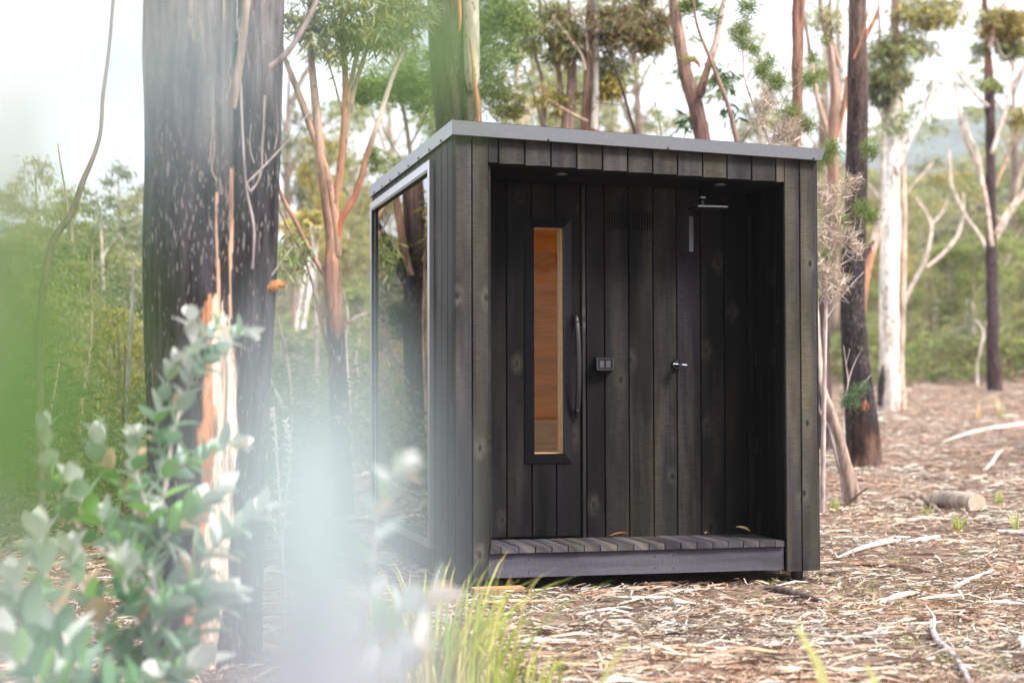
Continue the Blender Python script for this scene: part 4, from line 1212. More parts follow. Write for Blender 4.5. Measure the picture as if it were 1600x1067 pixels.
tree('burnt_gum_tree', 'slender black trunk with bleached limbs near the right edge', [
    dict(p=[(1555, 618, 29), (1554, 600, 24), (1552, 560, 21), (1551, 497, 19), (1549, 400, 17), (1548, 328, 16), (1547, 187, 15), (1546, 160, 17), (1544, 94, 12), (1540, 40, 10), (1538, 0, 9), (1534, -120, 7)], mat='char', n=20, seg=12, rough=.16, detail=18, ground=1,
         grad=[(620, (.06, .035, .035)), (570, (.05, .03, .03)), (420, (.05, .035, .04)), (160, (.06, .035, .035)), (80, (.32, .13, .08)), (30, (.28, .11, .07))]),
    dict(p=[(1550, 385, 7), (1540, 310, 7), (1530, 267, 7), (1506, 211, 6), (1498, 170, 5), (1490, 120, 3)], dt=-.3, col=(.58, .46, .38), part='limb'),
    dict(p=[(1535, 290, 5), (1527, 240, 5), (1512, 205, 5), (1508, 175, 3)], dt=-.4, col=C_PALE, part='limb'),
    dict(p=[(1555, 366, 7), (1566, 345, 7), (1576, 328, 7), (1600, 300, 6), (1622, 270, 5)], dt=-.3, col=(.6, .46, .38), part='limb'),
    dict(p=[(1553, 378, 6), (1570, 350, 6), (1590, 318, 5), (1605, 300, 5), (1630, 250, 4)], dt=.3, col=C_PALE, part='limb'),
    dict(p=[(1544, 167, 6), (1532, 155, 6), (1515, 136, 6), (1496, 114, 6), (1478, 92, 5), (1462, 74, 4)], dt=-.3, col=C_PALE, part='limb'),
    dict(p=[(1550, 240, 6), (1562, 200, 6), (1572, 170, 6), (1580, 130, 5), (1588, 90, 4)], dt=-.2, col=C_PALE, part='limb'),
    dict(p=[(1552, 300, 5), (1568, 260, 5), (1586, 210, 5), (1600, 160, 4)], dt=.2, col=(.5, .34, .24), part='limb'),
    dict(p=[(1546, 75, 6), (1552, 55, 7), (1562, 25, 7), (1572, 0, 6), (1585, -40, 4)], dt=-.2, col=(.55, .42, .36), part='limb'),
    dict(p=[(1556, 60, 4), (1570, 90, 4), (1590, 75, 4), (1605, 60, 3)], dt=-.2, col=C_PALE, part='limb'),
], 35.0, clouds=[
    dict(at=(1575, 40), r=(48, 34), n=2400, size=.3, asp=.2, cols=(G_YEL, G_OLIVE, (.3, .18, .04)), clump=.35),
    dict(at=(1580, 75), r=(30, 14), n=500, size=.28, asp=.2, cols=(G_OLIVE, G_GREEN), clump=.35),
    dict(at=(1548, 132), r=(22, 12), n=450, size=.25, asp=.2, cols=(G_OLIVE, G_GREEN), clump=.45),
    dict(at=(1530, 75), r=(14, 18), n=200, size=.25, asp=.2, cols=(G_GREY, G_GREEN), clump=.35),
    dict(at=(1545, 30), r=(40, 30), n=300, size=.25, asp=.2, cols=(G_GREY, G_OLIVE), clump=.3),
    dict(at=(1595, 180), r=(20, 24), n=300, size=.25, asp=.2, cols=(G_OLIVE, G_YEL), clump=.35),
    dict(at=(1550, -80), r=(90, 50), n=1000, size=.3, asp=.2, cols=(G_OLIVE, G_GREY), clump=.3)])
for lab, pths in (('pale bent sapling forking beyond the white trunk', [
        [(1405, 560, 6), (1410, 480, 7), (1428, 440, 7), (1445, 408, 7), (1452, 380, 6), (1455, 352, 5), (1445, 330, 4), (1431, 309, 3)], [(1448, 418, 5), (1470, 400, 6), (1497, 366, 6), (1504, 342, 5), (1505, 300, 3)], [(1455, 352, 4), (1470, 335, 4), (1482, 310, 3)],
        [(1414, 470, 4), (1412, 420, 4), (1418, 300, 4), (1440, 275, 4), (1459, 253, 4)]]),
                  ('white bent branchlike sapling reaching left from beside the slender black trunk', [
        [(1560, 560, 5), (1548, 470, 5), (1541, 389, 6), (1526, 362, 6), (1511, 342, 6), (1498, 318, 6), (1487, 290, 6), (1484, 260, 5), (1483, 234, 4)]]),
                  ('thin grey crooked sapling on the edge of the far undergrowth', [
        [(1527, 612, 6), (1527, 570, 5), (1533, 540, 4), (1535, 515, 4), (1524, 500, 3)], [(1531, 545, 3), (1537, 530, 3), (1541, 500, 2)]])):
    tree('sapling', lab, [dict(p=p, col=C_PALE if i < 3 else (.5, .4, .33), n=8, ground=(i == 0)) for i, p in enumerate(pths)], 38.0 if 'thin' in lab else 40.0)
tree('sapling', 'smooth grey brown leaning trunk at the right side of the sauna', [
    dict(p=[(1335, 782, 32), (1330, 760, 24), (1321, 725, 19), (1307, 669, 14), (1296, 635, 12), (1287, 612, 11), (1281, 573, 10), (1276, 500, 9), (1268, 420, 9), (1255, 330, 8)], mat='twig', n=20, seg=12, rough=.1, ground=1, grad=[(800, (.26, .19, .16)), (660, (.34, .25, .21)), (520, (.62, .52, .46))]),
    dict(p=[(1319, 782, 5), (1314, 745, 4.5), (1303, 700, 4), (1293, 665, 4), (1280, 640, 3), (1276, 620, 3)], dt=.2, col=(.30, .27, .28), mat='twig', n=8),
    dict(p=[(1326, 785, 3), (1342, 772, 3), (1356, 762, 2.5)], dt=-.1, col=(.06, .04, .03), mat='twig', n=6),
], 12.6)
tufts('seedling', 'feathery green seedling with bare twigs in front of the thickest black trunk',
      [[(1318, 690, 2.5), (1320, 620, 2.2), (1325, 600, 2), (1322, 570, 1.5), (1318, 540, 1)], [(1325, 600, 1.8), (1332, 575, 1.5), (1344, 550, 1)], [(1330, 622, 1.5), (1350, 598, 1.5), (1362, 585, 1)], [(1322, 570, 1), (1328, 545, 1)]],
      [(1322, 622, 13, 160, 'g'), (1338, 612, 15, 220, 'g'), (1350, 604, 12, 120, 'g'), (1334, 630, 12, 160, 'g'), (1318, 630, 9, 90, 'g'), (1347, 545, 5, 20, 'g')], 12.2, cols=((.12, .2, .1), (.16, .25, .12)), cat='plant')
# left of the sauna
tree('gum_tree', 'pair of white leaning gum stems far behind, left of the orange barked gum', [
    dict(p=[(461, 540, 6), (466, 490, 6), (472, 455, 6), (480, 415, 6), (488, 385, 5), (496, 330, 4)], col=C_WHITE, ground=1),
    dict(p=[(470, 540, 7), (473, 519, 7), (478, 480, 8), (484, 447, 8), (492, 400, 7), (498, 360, 5)], col=C_WHITE, ground=1),
    dict(p=[(457, 560, 8), (460, 500, 8), (461, 444, 7), (460, 400, 6), (455, 360, 4)], col=(.3, .19, .15), mat='strip')], 27.0,
     clouds=[dict(at=(480, 350), r=(40, 30), n=900, size=.2, asp=.2, cols=(G_YEL, G_OLIVE), clump=.35)])
tree('sapling', 'thin straight grey sapling close left of the orange barked gum', [dict(p=[(495, 720, 5), (495, 600, 5), (494, 492, 5), (492, 420, 4), (485, 350, 3)], col=(.42, .36, .36), ground=1)], 18.0)
tree('sapling', 'grey branching sapling between the orange barked gum and the glazed side', [
    dict(p=[(546, 720, 5), (544, 605, 5), (541, 560, 4), (544, 511, 4), (556, 496, 4), (577, 489, 3), (590, 470, 2)], col=(.48, .42, .38), ground=1),
    dict(p=[(544, 520, 3), (542, 480, 3), (536, 455, 2)], col=(.45, .4, .36)), dict(p=[(552, 640, 3), (560, 600, 3), (556, 560, 2), (562, 530, 2)], col=(.48, .42, .38))], 17.0)
tree('sapling', 'thin twisted stem low between the burnt twin stems and the orange barked gum', [
    dict(p=[(450, 720, 4), (452, 580, 4), (446, 545, 3), (438, 510, 3), (432, 480, 2)], col=(.4, .33, .28), ground=1), dict(p=[(420, 590, 4), (432, 615, 6), (445, 640, 6)], col=(.45, .42, .42), part='limb'),
    dict(p=[(430, 300, 2), (447, 360, 2), (452, 390, 2)], col=(.3, .25, .2))], 14.0)
tree('vine', 'dark bare curved stem sweeping up into the sky at the far left', [
    dict(p=[(60, 520, 12), (72, 420, 12), (86, 370, 12), (109, 338, 11), (131, 280, 9), (146, 245, 7), (155, 217, 6), (161, 150, 6), (169, 90, 5.5), (173, 50, 5), (177, 0, 5), (182, -80, 4)], col=(.17, .12, .11), mat='twig', n=12),
    dict(p=[(106, 338, 4), (102, 300, 3), (95, 260, 3), (90, 225, 2)], col=(.3, .25, .22), mat='twig'),
    dict(p=[(68, 640, 14), (60, 520, 12)], col=(.17, .12, .11), mat='twig', ground=1)], 9.5, cat='climbing stem')
tree('sapling', 'slim tan pole between the curved stem and the burnt twin stems', [
    dict(p=[(116, 830, 7), (120, 719, 7), (130, 606, 6.5), (138, 560, 5.5), (142, 520, 5), (142, 437, 4), (144, 380, 3)], col=(.42, .30, .22), ground=0),
    dict(p=[(131, 530, 2), (150, 505, 2), (158, 478, 2), (150, 455, 1.5)], col=(.4, .33, .26)), dict(p=[(142, 530, 2), (170, 505, 2), (200, 478, 1.5)], col=(.4, .33, .26)), dict(p=[(112, 900, 8), (116, 800, 7)], col=(.42, .30, .22), ground=1)], 13.0)
tree('sapling', 'slim grey pole just left of the burnt twin stems', [
    dict(p=[(190, 860, 6), (194, 730, 6), (197, 625, 6), (202, 550, 5.5), (206, 464, 5), (208, 400, 4)], col=(.42, .38, .38), ground=1), dict(p=[(190, 700, 5), (193, 600, 4), (195, 540, 3)], col=(.2, .13, .12), part='limb')], 14.0)
tree('sapling', 'short pale broken stem low at the far left', [dict(p=[(76, 700, 4), (79, 640, 4), (86, 600, 4), (92, 562, 3)], col=(.45, .38, .3), ground=1)], 12.0)

# trees whose images show in the side glass: they stand left behind the sauna, hidden from here by the twin stems
tree('burnt_gum_tree', 'dark scrub wrapped trunk seen mirrored in the glazed side of the sauna', [
    dict(p=[(664, 860, 44), (660, 760, 38), (652, 640, 34), (646, 520, 34), (648, 420, 34), (648, 340, 32), (644, 270, 32), (642, 150, 30), (640, -100, 24)], mat='charfleck', n=24, seg=14, rough=.15, ground=1, grad=[(900, C_CHAR), (420, (.04, .03, .03)), (330, (.14, .09, .075)), (200, (.18, .12, .1))]),
    dict(p=[(642, 430, 10), (632, 390, 12), (622, 330, 12), (616, 290, 11), (608, 240, 9)], dt=-.2, mat='strip', col=C_ORANGE, part='limb'),
    dict(p=[(645, 470, 6), (625, 430, 8), (606, 380, 9), (588, 345, 8), (570, 320, 6)], dt=-.3, mat='char', col=(.03, .025, .03), part='limb'),
    dict(p=[(640, 600, 3), (620, 570, 4), (606, 530, 4), (604, 490, 3)], dt=-.3, col=(.2, .15, .14), mat='twig', part='limb'),
    dict(p=[(668, 700, 5), (664, 600, 5), (662, 500, 5), (664, 400, 4)], dt=-.4, mat='strip', col=(.45, .3, .25), part='limb')], 14.0, mirror=True, leaf='soft', clouds=[
    dict(at=(635, 410), r=(34, 42), n=1300, size=.12, asp=.08, cols=((.06, .08, .03), (.08, .1, .035)), droop=-.3, clump=.4, nclump=14),
    dict(at=(625, 500), r=(36, 40), n=1100, size=.12, asp=.08, cols=((.06, .08, .03), (.09, .1, .04)), droop=-.3, clump=.4, nclump=12),
    dict(at=(664, 350), r=(14, 60), n=400, size=.12, asp=.12, cols=(G_YEL, G_OLIVE), clump=.4),
    dict(at=(615, 640), r=(30, 90), n=800, size=.12, asp=.14, cols=((.14, .17, .07), G_OLIVE), clump=.3)])


# ------------------------------------------------------------------ background forest
def proto(kind):
    """one bushy tree about 9 m tall: trunk, limbs, and a clumpy crown"""
    st = MB(); cr = MB()
    h = 9.0
    cs = {'olive': (G_OLIVE, (.38, .35, .13), G_GREY), 'yellow': (G_YEL, (.34, .28, .08), G_OLIVE), 'green': (G_GREEN, (.24, .29, .09), G_OLIVE), 'grey': (G_GREY, (.28, .29, .18), (.22, .22, .13))}[kind]
    lean = random.uniform(-.5, .5)
    P = [(0, 0, -.3), (lean * .3, .1, 2.5), (lean, .2, 5.5), (lean * 1.2, .1, 8.2)]
    col = {'olive': (.35, .28, .24), 'yellow': (.2, .13, .11), 'green': (.45, .38, .33), 'grey': (.5, .44, .4)}[kind]
    st.tube(P, [.16, .13, .08, .03], 8, col, seg=5, rough=.1)
    for k in range(9):
        z = random.uniform(1.6, 7.4); a = random.random() * 6.28; r = random.uniform(.9, 2.0) * (1 - abs(z - 4.5) / 9)
        c = np.array([lean * z / 7 + r * math.cos(a), r * math.sin(a), z + .9])
        st.tube([(lean * z / 8, 0, z - .5), (c + (lean * z / 8, 0, z)) / 2 + (0, 0, .1), c], [.06, .035, .012], 5, col, seg=4, cap=False)
        leaves(cr, c, (1.0, 1.0, .75), 620, .2, asp=.34, cols=cs, clump=.42, nclump=9, droop=.35)
    leaves(cr, (lean, 0, 8.2), (.9, .9, .8), 500, .2, asp=.34, cols=cs, clump=.42, nclump=8, droop=.35)
    leaves(cr, (lean * .6, 0, 5.0), (1.9, 1.9, 3.2), 1800, .2, asp=.34, cols=cs, clump=.26, nclump=26, droop=.35)
    root = empty('forest_tree', (0, 0, 0))
    a = st.build('trunk', BK['smooth'], root, smooth=True); b = cr.build('crown', LF['soft'], root)
    return root


PR = {k: proto(k) for k in ('olive', 'yellow', 'green', 'grey')}
LAB = {'olive': 'olive leaved bushy tree blurred in the forest behind the clearing', 'yellow': 'yellowish bushy tree blurred in the forest behind the clearing',
       'green': 'fresh green bushy tree blurred in the forest behind the clearing', 'grey': 'grey green bushy tree blurred in the forest behind the clearing'}
used = set()


def plant(kind, px, t, topy, wide=1.0):
    r = PR[kind]
    first = kind not in used
    if not first:
        n_ = r.copy(); COL.objects.link(n_)
        for ch in r.children:
            c = ch.copy(); COL.objects.link(c); c.parent = n_
        r = n_
    used.add(kind)
    p = at(px, 600, t); z0 = float(gz(p[0], p[1]))
    ht = max(1.5, CP[2] + (611 - topy) / CF * t - z0)
    s_ = ht / 9.3
    r.location = (p[0], p[1], z0)
    r.scale = (s_ * wide, s_ * wide, s_)
    r.rotation_euler = (0, 0, random.uniform(0, 6.28))
    w_ = 'left of the burnt twin stems' if px < 228 else 'hidden behind the burnt twin stems' if px < 432 else 'between the burnt twin stems and the sauna' if px < 600 else 'beyond the sauna roof' if px < 1285 else 'beyond the thickest black trunk' if px < 1400 else 'between the white trunk and the slender black trunk' if px < 1530 else 'at the right edge'
    d_ = 'nearer ' if t < 27 else 'distant ' if t < 52 else 'far ' if t < 80 else 'farthest '
    f_ = {'olive': 'olive', 'yellow': 'yellowish', 'green': 'fresh green', 'grey': 'grey green'}[kind]
    tag(r, d_ + f_ + ' bushy tree ' + w_, 'tree', 'forest trees behind the clearing')


def tall(kind):
    st = MB(); cr = MB()
    cs = (G_OLIVE, G_GREY, (.24, .2, .1)) if kind else (G_GREY, G_GREEN, G_OLIVE)
    P = [(0, 0, -.3), (.2, .1, 5), (-.3, .2, 11), (.1, .1, 17)]
    st.tube(P, [.26, .2, .14, .03], 10, (.42, .34, .3) if kind else (.26, .19, .16), seg=7, rough=.12)
    for k in range(15):
        z = random.uniform(6.5, 15.5); a = random.random() * 6.28; r = random.uniform(1.2, 3.4) * (1 - abs(z - 10) / 14)
        c = np.array([r * math.cos(a), r * math.sin(a), z + 1.8])
        st.tube([(-.1, .1, z - 1), c * (.45, .45, 1) - (0, 0, .9), c], [.09, .055, .015], 5, (.45, .36, .3), seg=4, cap=False)
        leaves(cr, c, (1.35, 1.35, .8), 420, .24, asp=.24, cols=cs, clump=.3, nclump=10, droop=.7)
    root = empty('tall_gum_tree', (0, 0, 0))
    st.build('trunk', BK['smooth'], root, smooth=True); cr.build('crown', LF['soft'], root)
    return root


TL = [tall(0), tall(1)]
tused = set()
TLL = ['tall loose crowned gum left of the burnt twin stems', 'tall loose crowned gum seen between the limbs of the orange barked gum', 'tall loose crowned gum beyond the feathery wattle', 'tall loose crowned gum beyond the pale double trunk', 'tall loose crowned gum beyond the forked brown gum', 'tall loose crowned gum beyond the knotted pole trunk', 'tall loose crowned gum beyond the thickest black trunk', 'tall loose crowned gum behind the slender black trunk']
stt = random.getstate(); random.seed(3)
for i, (px, t, ty, li) in enumerate(((455, 40, 60, 1), (600, 46, 60, 2), (805, 42, -20, 3), (865, 50, 50, 3), (985, 44, -40, 4), (1205, 50, 40, 5), (1300, 54, 10, 6), (1385, 62, 120, 6), (1590, 64, 40, 7))):
    r = TL[i % 2]
    if i > 1:
        n_ = r.copy(); COL.objects.link(n_)
        for ch in r.children:
            c = ch.copy(); COL.objects.link(c); c.parent = n_
        r = n_
    p = at(px, 600, t); z0 = float(gz(p[0], p[1])); ht = CP[2] + (611 - ty) / CF * t - z0
    q = ht / 17.5
    r.location = (p[0], p[1], z0); r.scale = (q * 1.2, q * 1.2, q); r.rotation_euler = (0, 0, random.uniform(0, 6.28))
    tag(r, TLL[li], 'tree', 'tall gums behind the clearing')
random.setstate(stt)
KS = ['olive', 'green', 'yellow', 'grey', 'olive', 'grey']
state = random.getstate(); random.seed(21)
for px, t, ty, k, wd in (
        (20, 24, 330, 'green', 1.3), (95, 26, 262, 'olive', 1.3), (150, 22, 270, 'grey', 1.2), (200, 28, 278, 'olive', 1.2), (60, 17, 420, 'olive', 1.3), (180, 16, 455, 'yellow', 1.2), (120, 19, 380, 'olive', 1.2), (225, 20, 330, 'grey', 1.2),
        (255, 44, 470, 'olive', 1.3), (320, 48, 450, 'yellow', 1.3), (380, 44, 480, 'olive', 1.3), (30, 40, 340, 'olive', 1.4),
        (440, 38, 395, 'olive', 1.2), (475, 30, 470, 'green', 1.2), (430, 22, 480, 'green', 1.2), (510, 46, 380, 'yellow', 1.1), (560, 40, 345, 'yellow', 1.1), (590, 34, 330, 'olive', 1.1), (575, 26, 420, 'green', 1.0), (545, 20, 500, 'green', 1.1), (485, 19, 520, 'green', 1.2), (530, 60, 300, 'grey', 1.0),
        (440, 18, 560, 'grey', 1.2), (590, 18, 540, 'green', 1.2),
        (505, 34, 165, 'yellow', .45), (470, 38, 130, 'grey', .5), (560, 36, 120, 'olive', .5), (680, 40, 60, 'green', .5), (840, 44, 20, 'olive', .45), (930, 46, 40, 'grey', .45), (1180, 46, 120, 'grey', .5), (60, 30, 215, 'olive', .9), (185, 32, 225, 'grey', .9), (410, 50, 225, 'yellow', .6), (540, 44, 200, 'yellow', .4), (575, 40, 250, 'yellow', .5), (720, 45, 150, 'olive', .45), (1000, 46, 172, 'yellow', .45), (980, 60, 165, 'yellow', .5), (1020, 52, 195, 'yellow', .5), (865, 40, 165, 'green', .4), (950, 60, 120, 'yellow', .35)):
    plant(k, px, t, ty, wd)
# right hand side, receding up the slope
for row, (t0, t1, n_, y0, y1) in enumerate(((42, 48, 11, 470, 540), (50, 60, 12, 350, 440), (62, 76, 14, 270, 340), (80, 96, 15, 235, 285), (104, 128, 15, 220, 260))):
    for i in range(n_):
        px = 1240 + (i + random.uniform(-.4, .4)) * 420 / n_
        t = random.uniform(t0, t1)
        plant(random.choice(KS + ['green'] * (row < 2)), px, t, random.uniform(y0, y1) - (12 if px > 1500 else 0), random.uniform(1.0, 1.5))
for i in range(26):
    px = 620 + i * 25; t = random.uniform(38, 70)
    plant(random.choice(KS), px, t, random.uniform(330, 420), 1.4)
for i in range(16):
    px = -160 + i * 40
    plant(random.choice(KS), px, random.uniform(40, 70), random.uniform(360, 440), 1.5)
for i in range(14):
    plant(random.choice(KS), 1660 + i * 60, random.uniform(30, 60), random.uniform(250, 420), 1.4)
random.setstate(state)
# clearing edge: low green growth
mb = MB()
for i in range(150):
    px = random.uniform(1260, 1680); t = random.uniform(40, 58)
    p = at(px, 600, t); z = float(gz(p[0], p[1]))
    g = random.choice([(.22, .27, .09), (.17, .20, .08), (.28, .30, .10), (.24, .21, .11), (.20, .24, .10)])
    leaves(mb, (p[0], p[1], z + random.uniform(.1, .9)), (random.uniform(.5, 1.6), .8, random.uniform(.25, .95)), 160, .2, asp=.25, cols=(g,), droop=-.3, clump=.4, nclump=5)
for i in range(330):
    px = random.uniform(-80, 640); t = random.uniform(9.8, 26)
    p = at(px, 600, t); z = float(gz(p[0], p[1]))
    if -.5 < p[0] < 2.4 and p[1] < 4.5: continue
    g = random.choice([(.11, .17, .05), (.08, .12, .04), (.15, .19, .08), (.12, .14, .06)])
    leaves(mb, (p[0], p[1], z + random.uniform(.1, .7)), (random.uniform(.4, 1.0), .6, random.uniform(.3, .75)), 200, .09, asp=.2, cols=(g,), droop=-.2, clump=.4, nclump=5)
tag(mb.build('undergrowth', LF['soft']), 'low green ferns and scrub along the far edge of the clearing', 'undergrowth', kind='stuff')
# unseen trees added behind the camera to keep low sky off the sauna
random.seed(5)
for i in range(17):
    a = math.radians(-118 + i * 14.7)
    r_ = random.uniform(13, 20)
    x = 1 - r_ * math.sin(a) * 1.0; y = -7 - r_ * math.cos(a)
    k = random.choice(KS)
    n_ = PR[k].copy(); COL.objects.link(n_)
    for ch in PR[k].children:
        c = ch.copy(); COL.objects.link(c); c.parent = n_
    n_.location = (x, y, float(gz(x, y))); q = random.uniform(1.1, 1.5)
    n_.scale = (q * 1.5, q * 1.5, q); n_.rotation_euler = (0, 0, random.uniform(0, 6))
    tag(n_, 'unseen bushy tree added behind the photographer to block low sky', 'tree', 'unseen trees added behind the photographer')


# ------------------------------------------------------------------ leaf litter
def litter():
    N_ = 300000
    t = 4.2 * np.exp(rng.random(N_) * math.log(46 / 4.2))
    keep = rng.random(N_) < np.clip(1.15 - t / 60, .2, 1)
    t = t[keep]; n = len(t)
    lat = (rng.random(n) * 2 - 1) * (t * .33 + .8)
    X = CP[0] + FH[0] * t + RH[0] * lat; Y = CP[1] + FH[1] * t + RH[1] * lat
    pn = np.array([mn.noise(Vector((x * 1.3, y * 1.3, 2))) + .6 * mn.noise(Vector((x * 4, y * 4, 9))) for x, y in zip(X, Y)])
    ok = ~((X > .12) & (X < 1.75) & (Y > .05) & (Y < 2.5)) & (rng.random(n) < np.clip(.8 + pn * 1.3, .25, 1))
    PN = pn[ok]
    X, Y, t = X[ok], Y[ok], t[ok]; n = len(X)
    Z = gz(X, Y)
    kind = rng.random(n)
    big = kind > .93
    ln = np.where(big, rng.uniform(.07, .26, n), rng.uniform(.015, .075, n)) * (1 + .02 * t)
    wd = np.where(big, rng.uniform(.003, .014, n), rng.uniform(.002, .0075, n)) * (1 + .04 * t)
    a = rng.random(n) * np.pi * 2 + 0
    a = np.where(rng.random(n) < .45, rng.normal(.1, .45, n) - .23, a)
    dx, dy = np.cos(a), np.sin(a)
    bend = rng.normal(0, .18, n) * ln
    h0 = np.abs(rng.normal(0, .011, n)) + .003; h1 = np.abs(rng.normal(0, .014, n)) + .003; hm = (h0 + h1) / 2 + np.abs(rng.normal(0, .08, n)) * ln * .6
    roll = rng.normal(0, .55, n)
    sx, sy, sz = -dy * np.cos(roll), dx * np.cos(roll), np.sin(roll)
    V = np.zeros((n, 6, 3))
    for j, (s_, wf) in enumerate(((-.5, .5), (0, 1.0), (.5, .35))):
        off = bend * (1 - 4 * s_ * s_)
        cx = X + dx * ln * s_ - dy * off; cy = Y + dy * ln * s_ + dx * off
        cz = Z + (h0 if j == 0 else hm if j == 1 else h1)
        w_ = wd * wf * .5
        V[:, j * 2] = np.stack([cx - sx * w_, cy - sy * w_, cz - sz * w_ + np.abs(sz) * w_], 1)
        V[:, j * 2 + 1] = np.stack([cx + sx * w_, cy + sy * w_, cz + sz * w_ + np.abs(sz) * w_], 1)
    b = np.arange(n)[:, None] * 6
    F = np.vstack([b + np.array([0, 2, 3, 1]), b + np.array([2, 4, 5, 3])])
    pal = np.array([(.14, .09, .075), (.20, .13, .11), (.30, .19, .14), (.70, .58, .53), (.58, .44, .37), (.48, .32, .25), (.56, .35, .24), (.38, .26, .20), (.28, .20, .17), (.56, .49, .46), (.66, .59, .54), (.56, .47, .39), (.28, .20, .16), (.45, .36, .32), (.34, .26, .22)])
    cc = pal[rng.integers(0, len(pal), n)] * rng.uniform(.7, 1.2, (n, 1))
    hue = np.array([mn.noise(Vector((x * .8, y * .8, 7))) for x, y in zip(X, Y)])[:, None]
    cc = cc * (1 + np.clip(hue, -.5, .5) * np.array([.03, -.15, -.25])) * np.array([.96, 1.0, .97])
    mb = MB(); mb.add(V.reshape(-1, 3), F, np.repeat(cc, 6, 0))
    tag(mb.build('leaf_litter', LF['litter']), 'pale and rusty bark strips, twigs and dry leaves strewn over the clearing', 'leaf litter', kind='stuff')
    # tiny living tufts
    n = 5200
    t = 4.3 * np.exp(rng.random(n) * math.log(40 / 4.3)); lat = (rng.random(n) * 2 - 1) * (t * .33 + .8)
    X = CP[0] + FH[0] * t + RH[0] * lat; Y = CP[1] + FH[1] * t + RH[1] * lat
    k = np.array([mn.noise(Vector((x * .7, y * .7, 4))) for x, y in zip(X, Y)]) > .08
    ok = ~((X > .0) & (X < 1.85) & (Y > .05) & (Y < 2.6)) & k
    X, Y = X[ok], Y[ok]
    X = np.repeat(X, 9) + rng.normal(0, .03, len(X) * 9); Y = np.repeat(Y, 9) + rng.normal(0, .03, len(Y) * 9)
    n = len(X); Z = gz(X, Y)
    P = np.stack([X, Y, Z], 1); d = rng.normal(size=(n, 3)); d[:, 2] = np.abs(d[:, 2]) + .4; d /= np.linalg.norm(d, axis=1)[:, None]
    s_ = np.cross(d, rng.normal(size=(n, 3))); s_ /= np.linalg.norm(s_, axis=1)[:, None]
    L_ = rng.uniform(.015, .05, (n, 1)); w_ = .0022
    V = np.stack([P - s_ * w_, P + s_ * w_, P + d * L_ + s_ * w_ * .4, P + d * L_ - s_ * w_ * .4], 1).reshape(-1, 3)
    cc = np.array([(.25, .3, .1), (.38, .38, .14), (.2, .26, .1)])[rng.integers(0, 3, n)]
    mb = MB(); mb.add(V, np.arange(n * 4).reshape(n, 4), np.repeat(cc, 4, 0))
    tag(mb.build('ground_sprouts', LF['grass']), 'tiny green sprouts coming up through the bark litter', 'sprouts', kind='stuff')


litter()

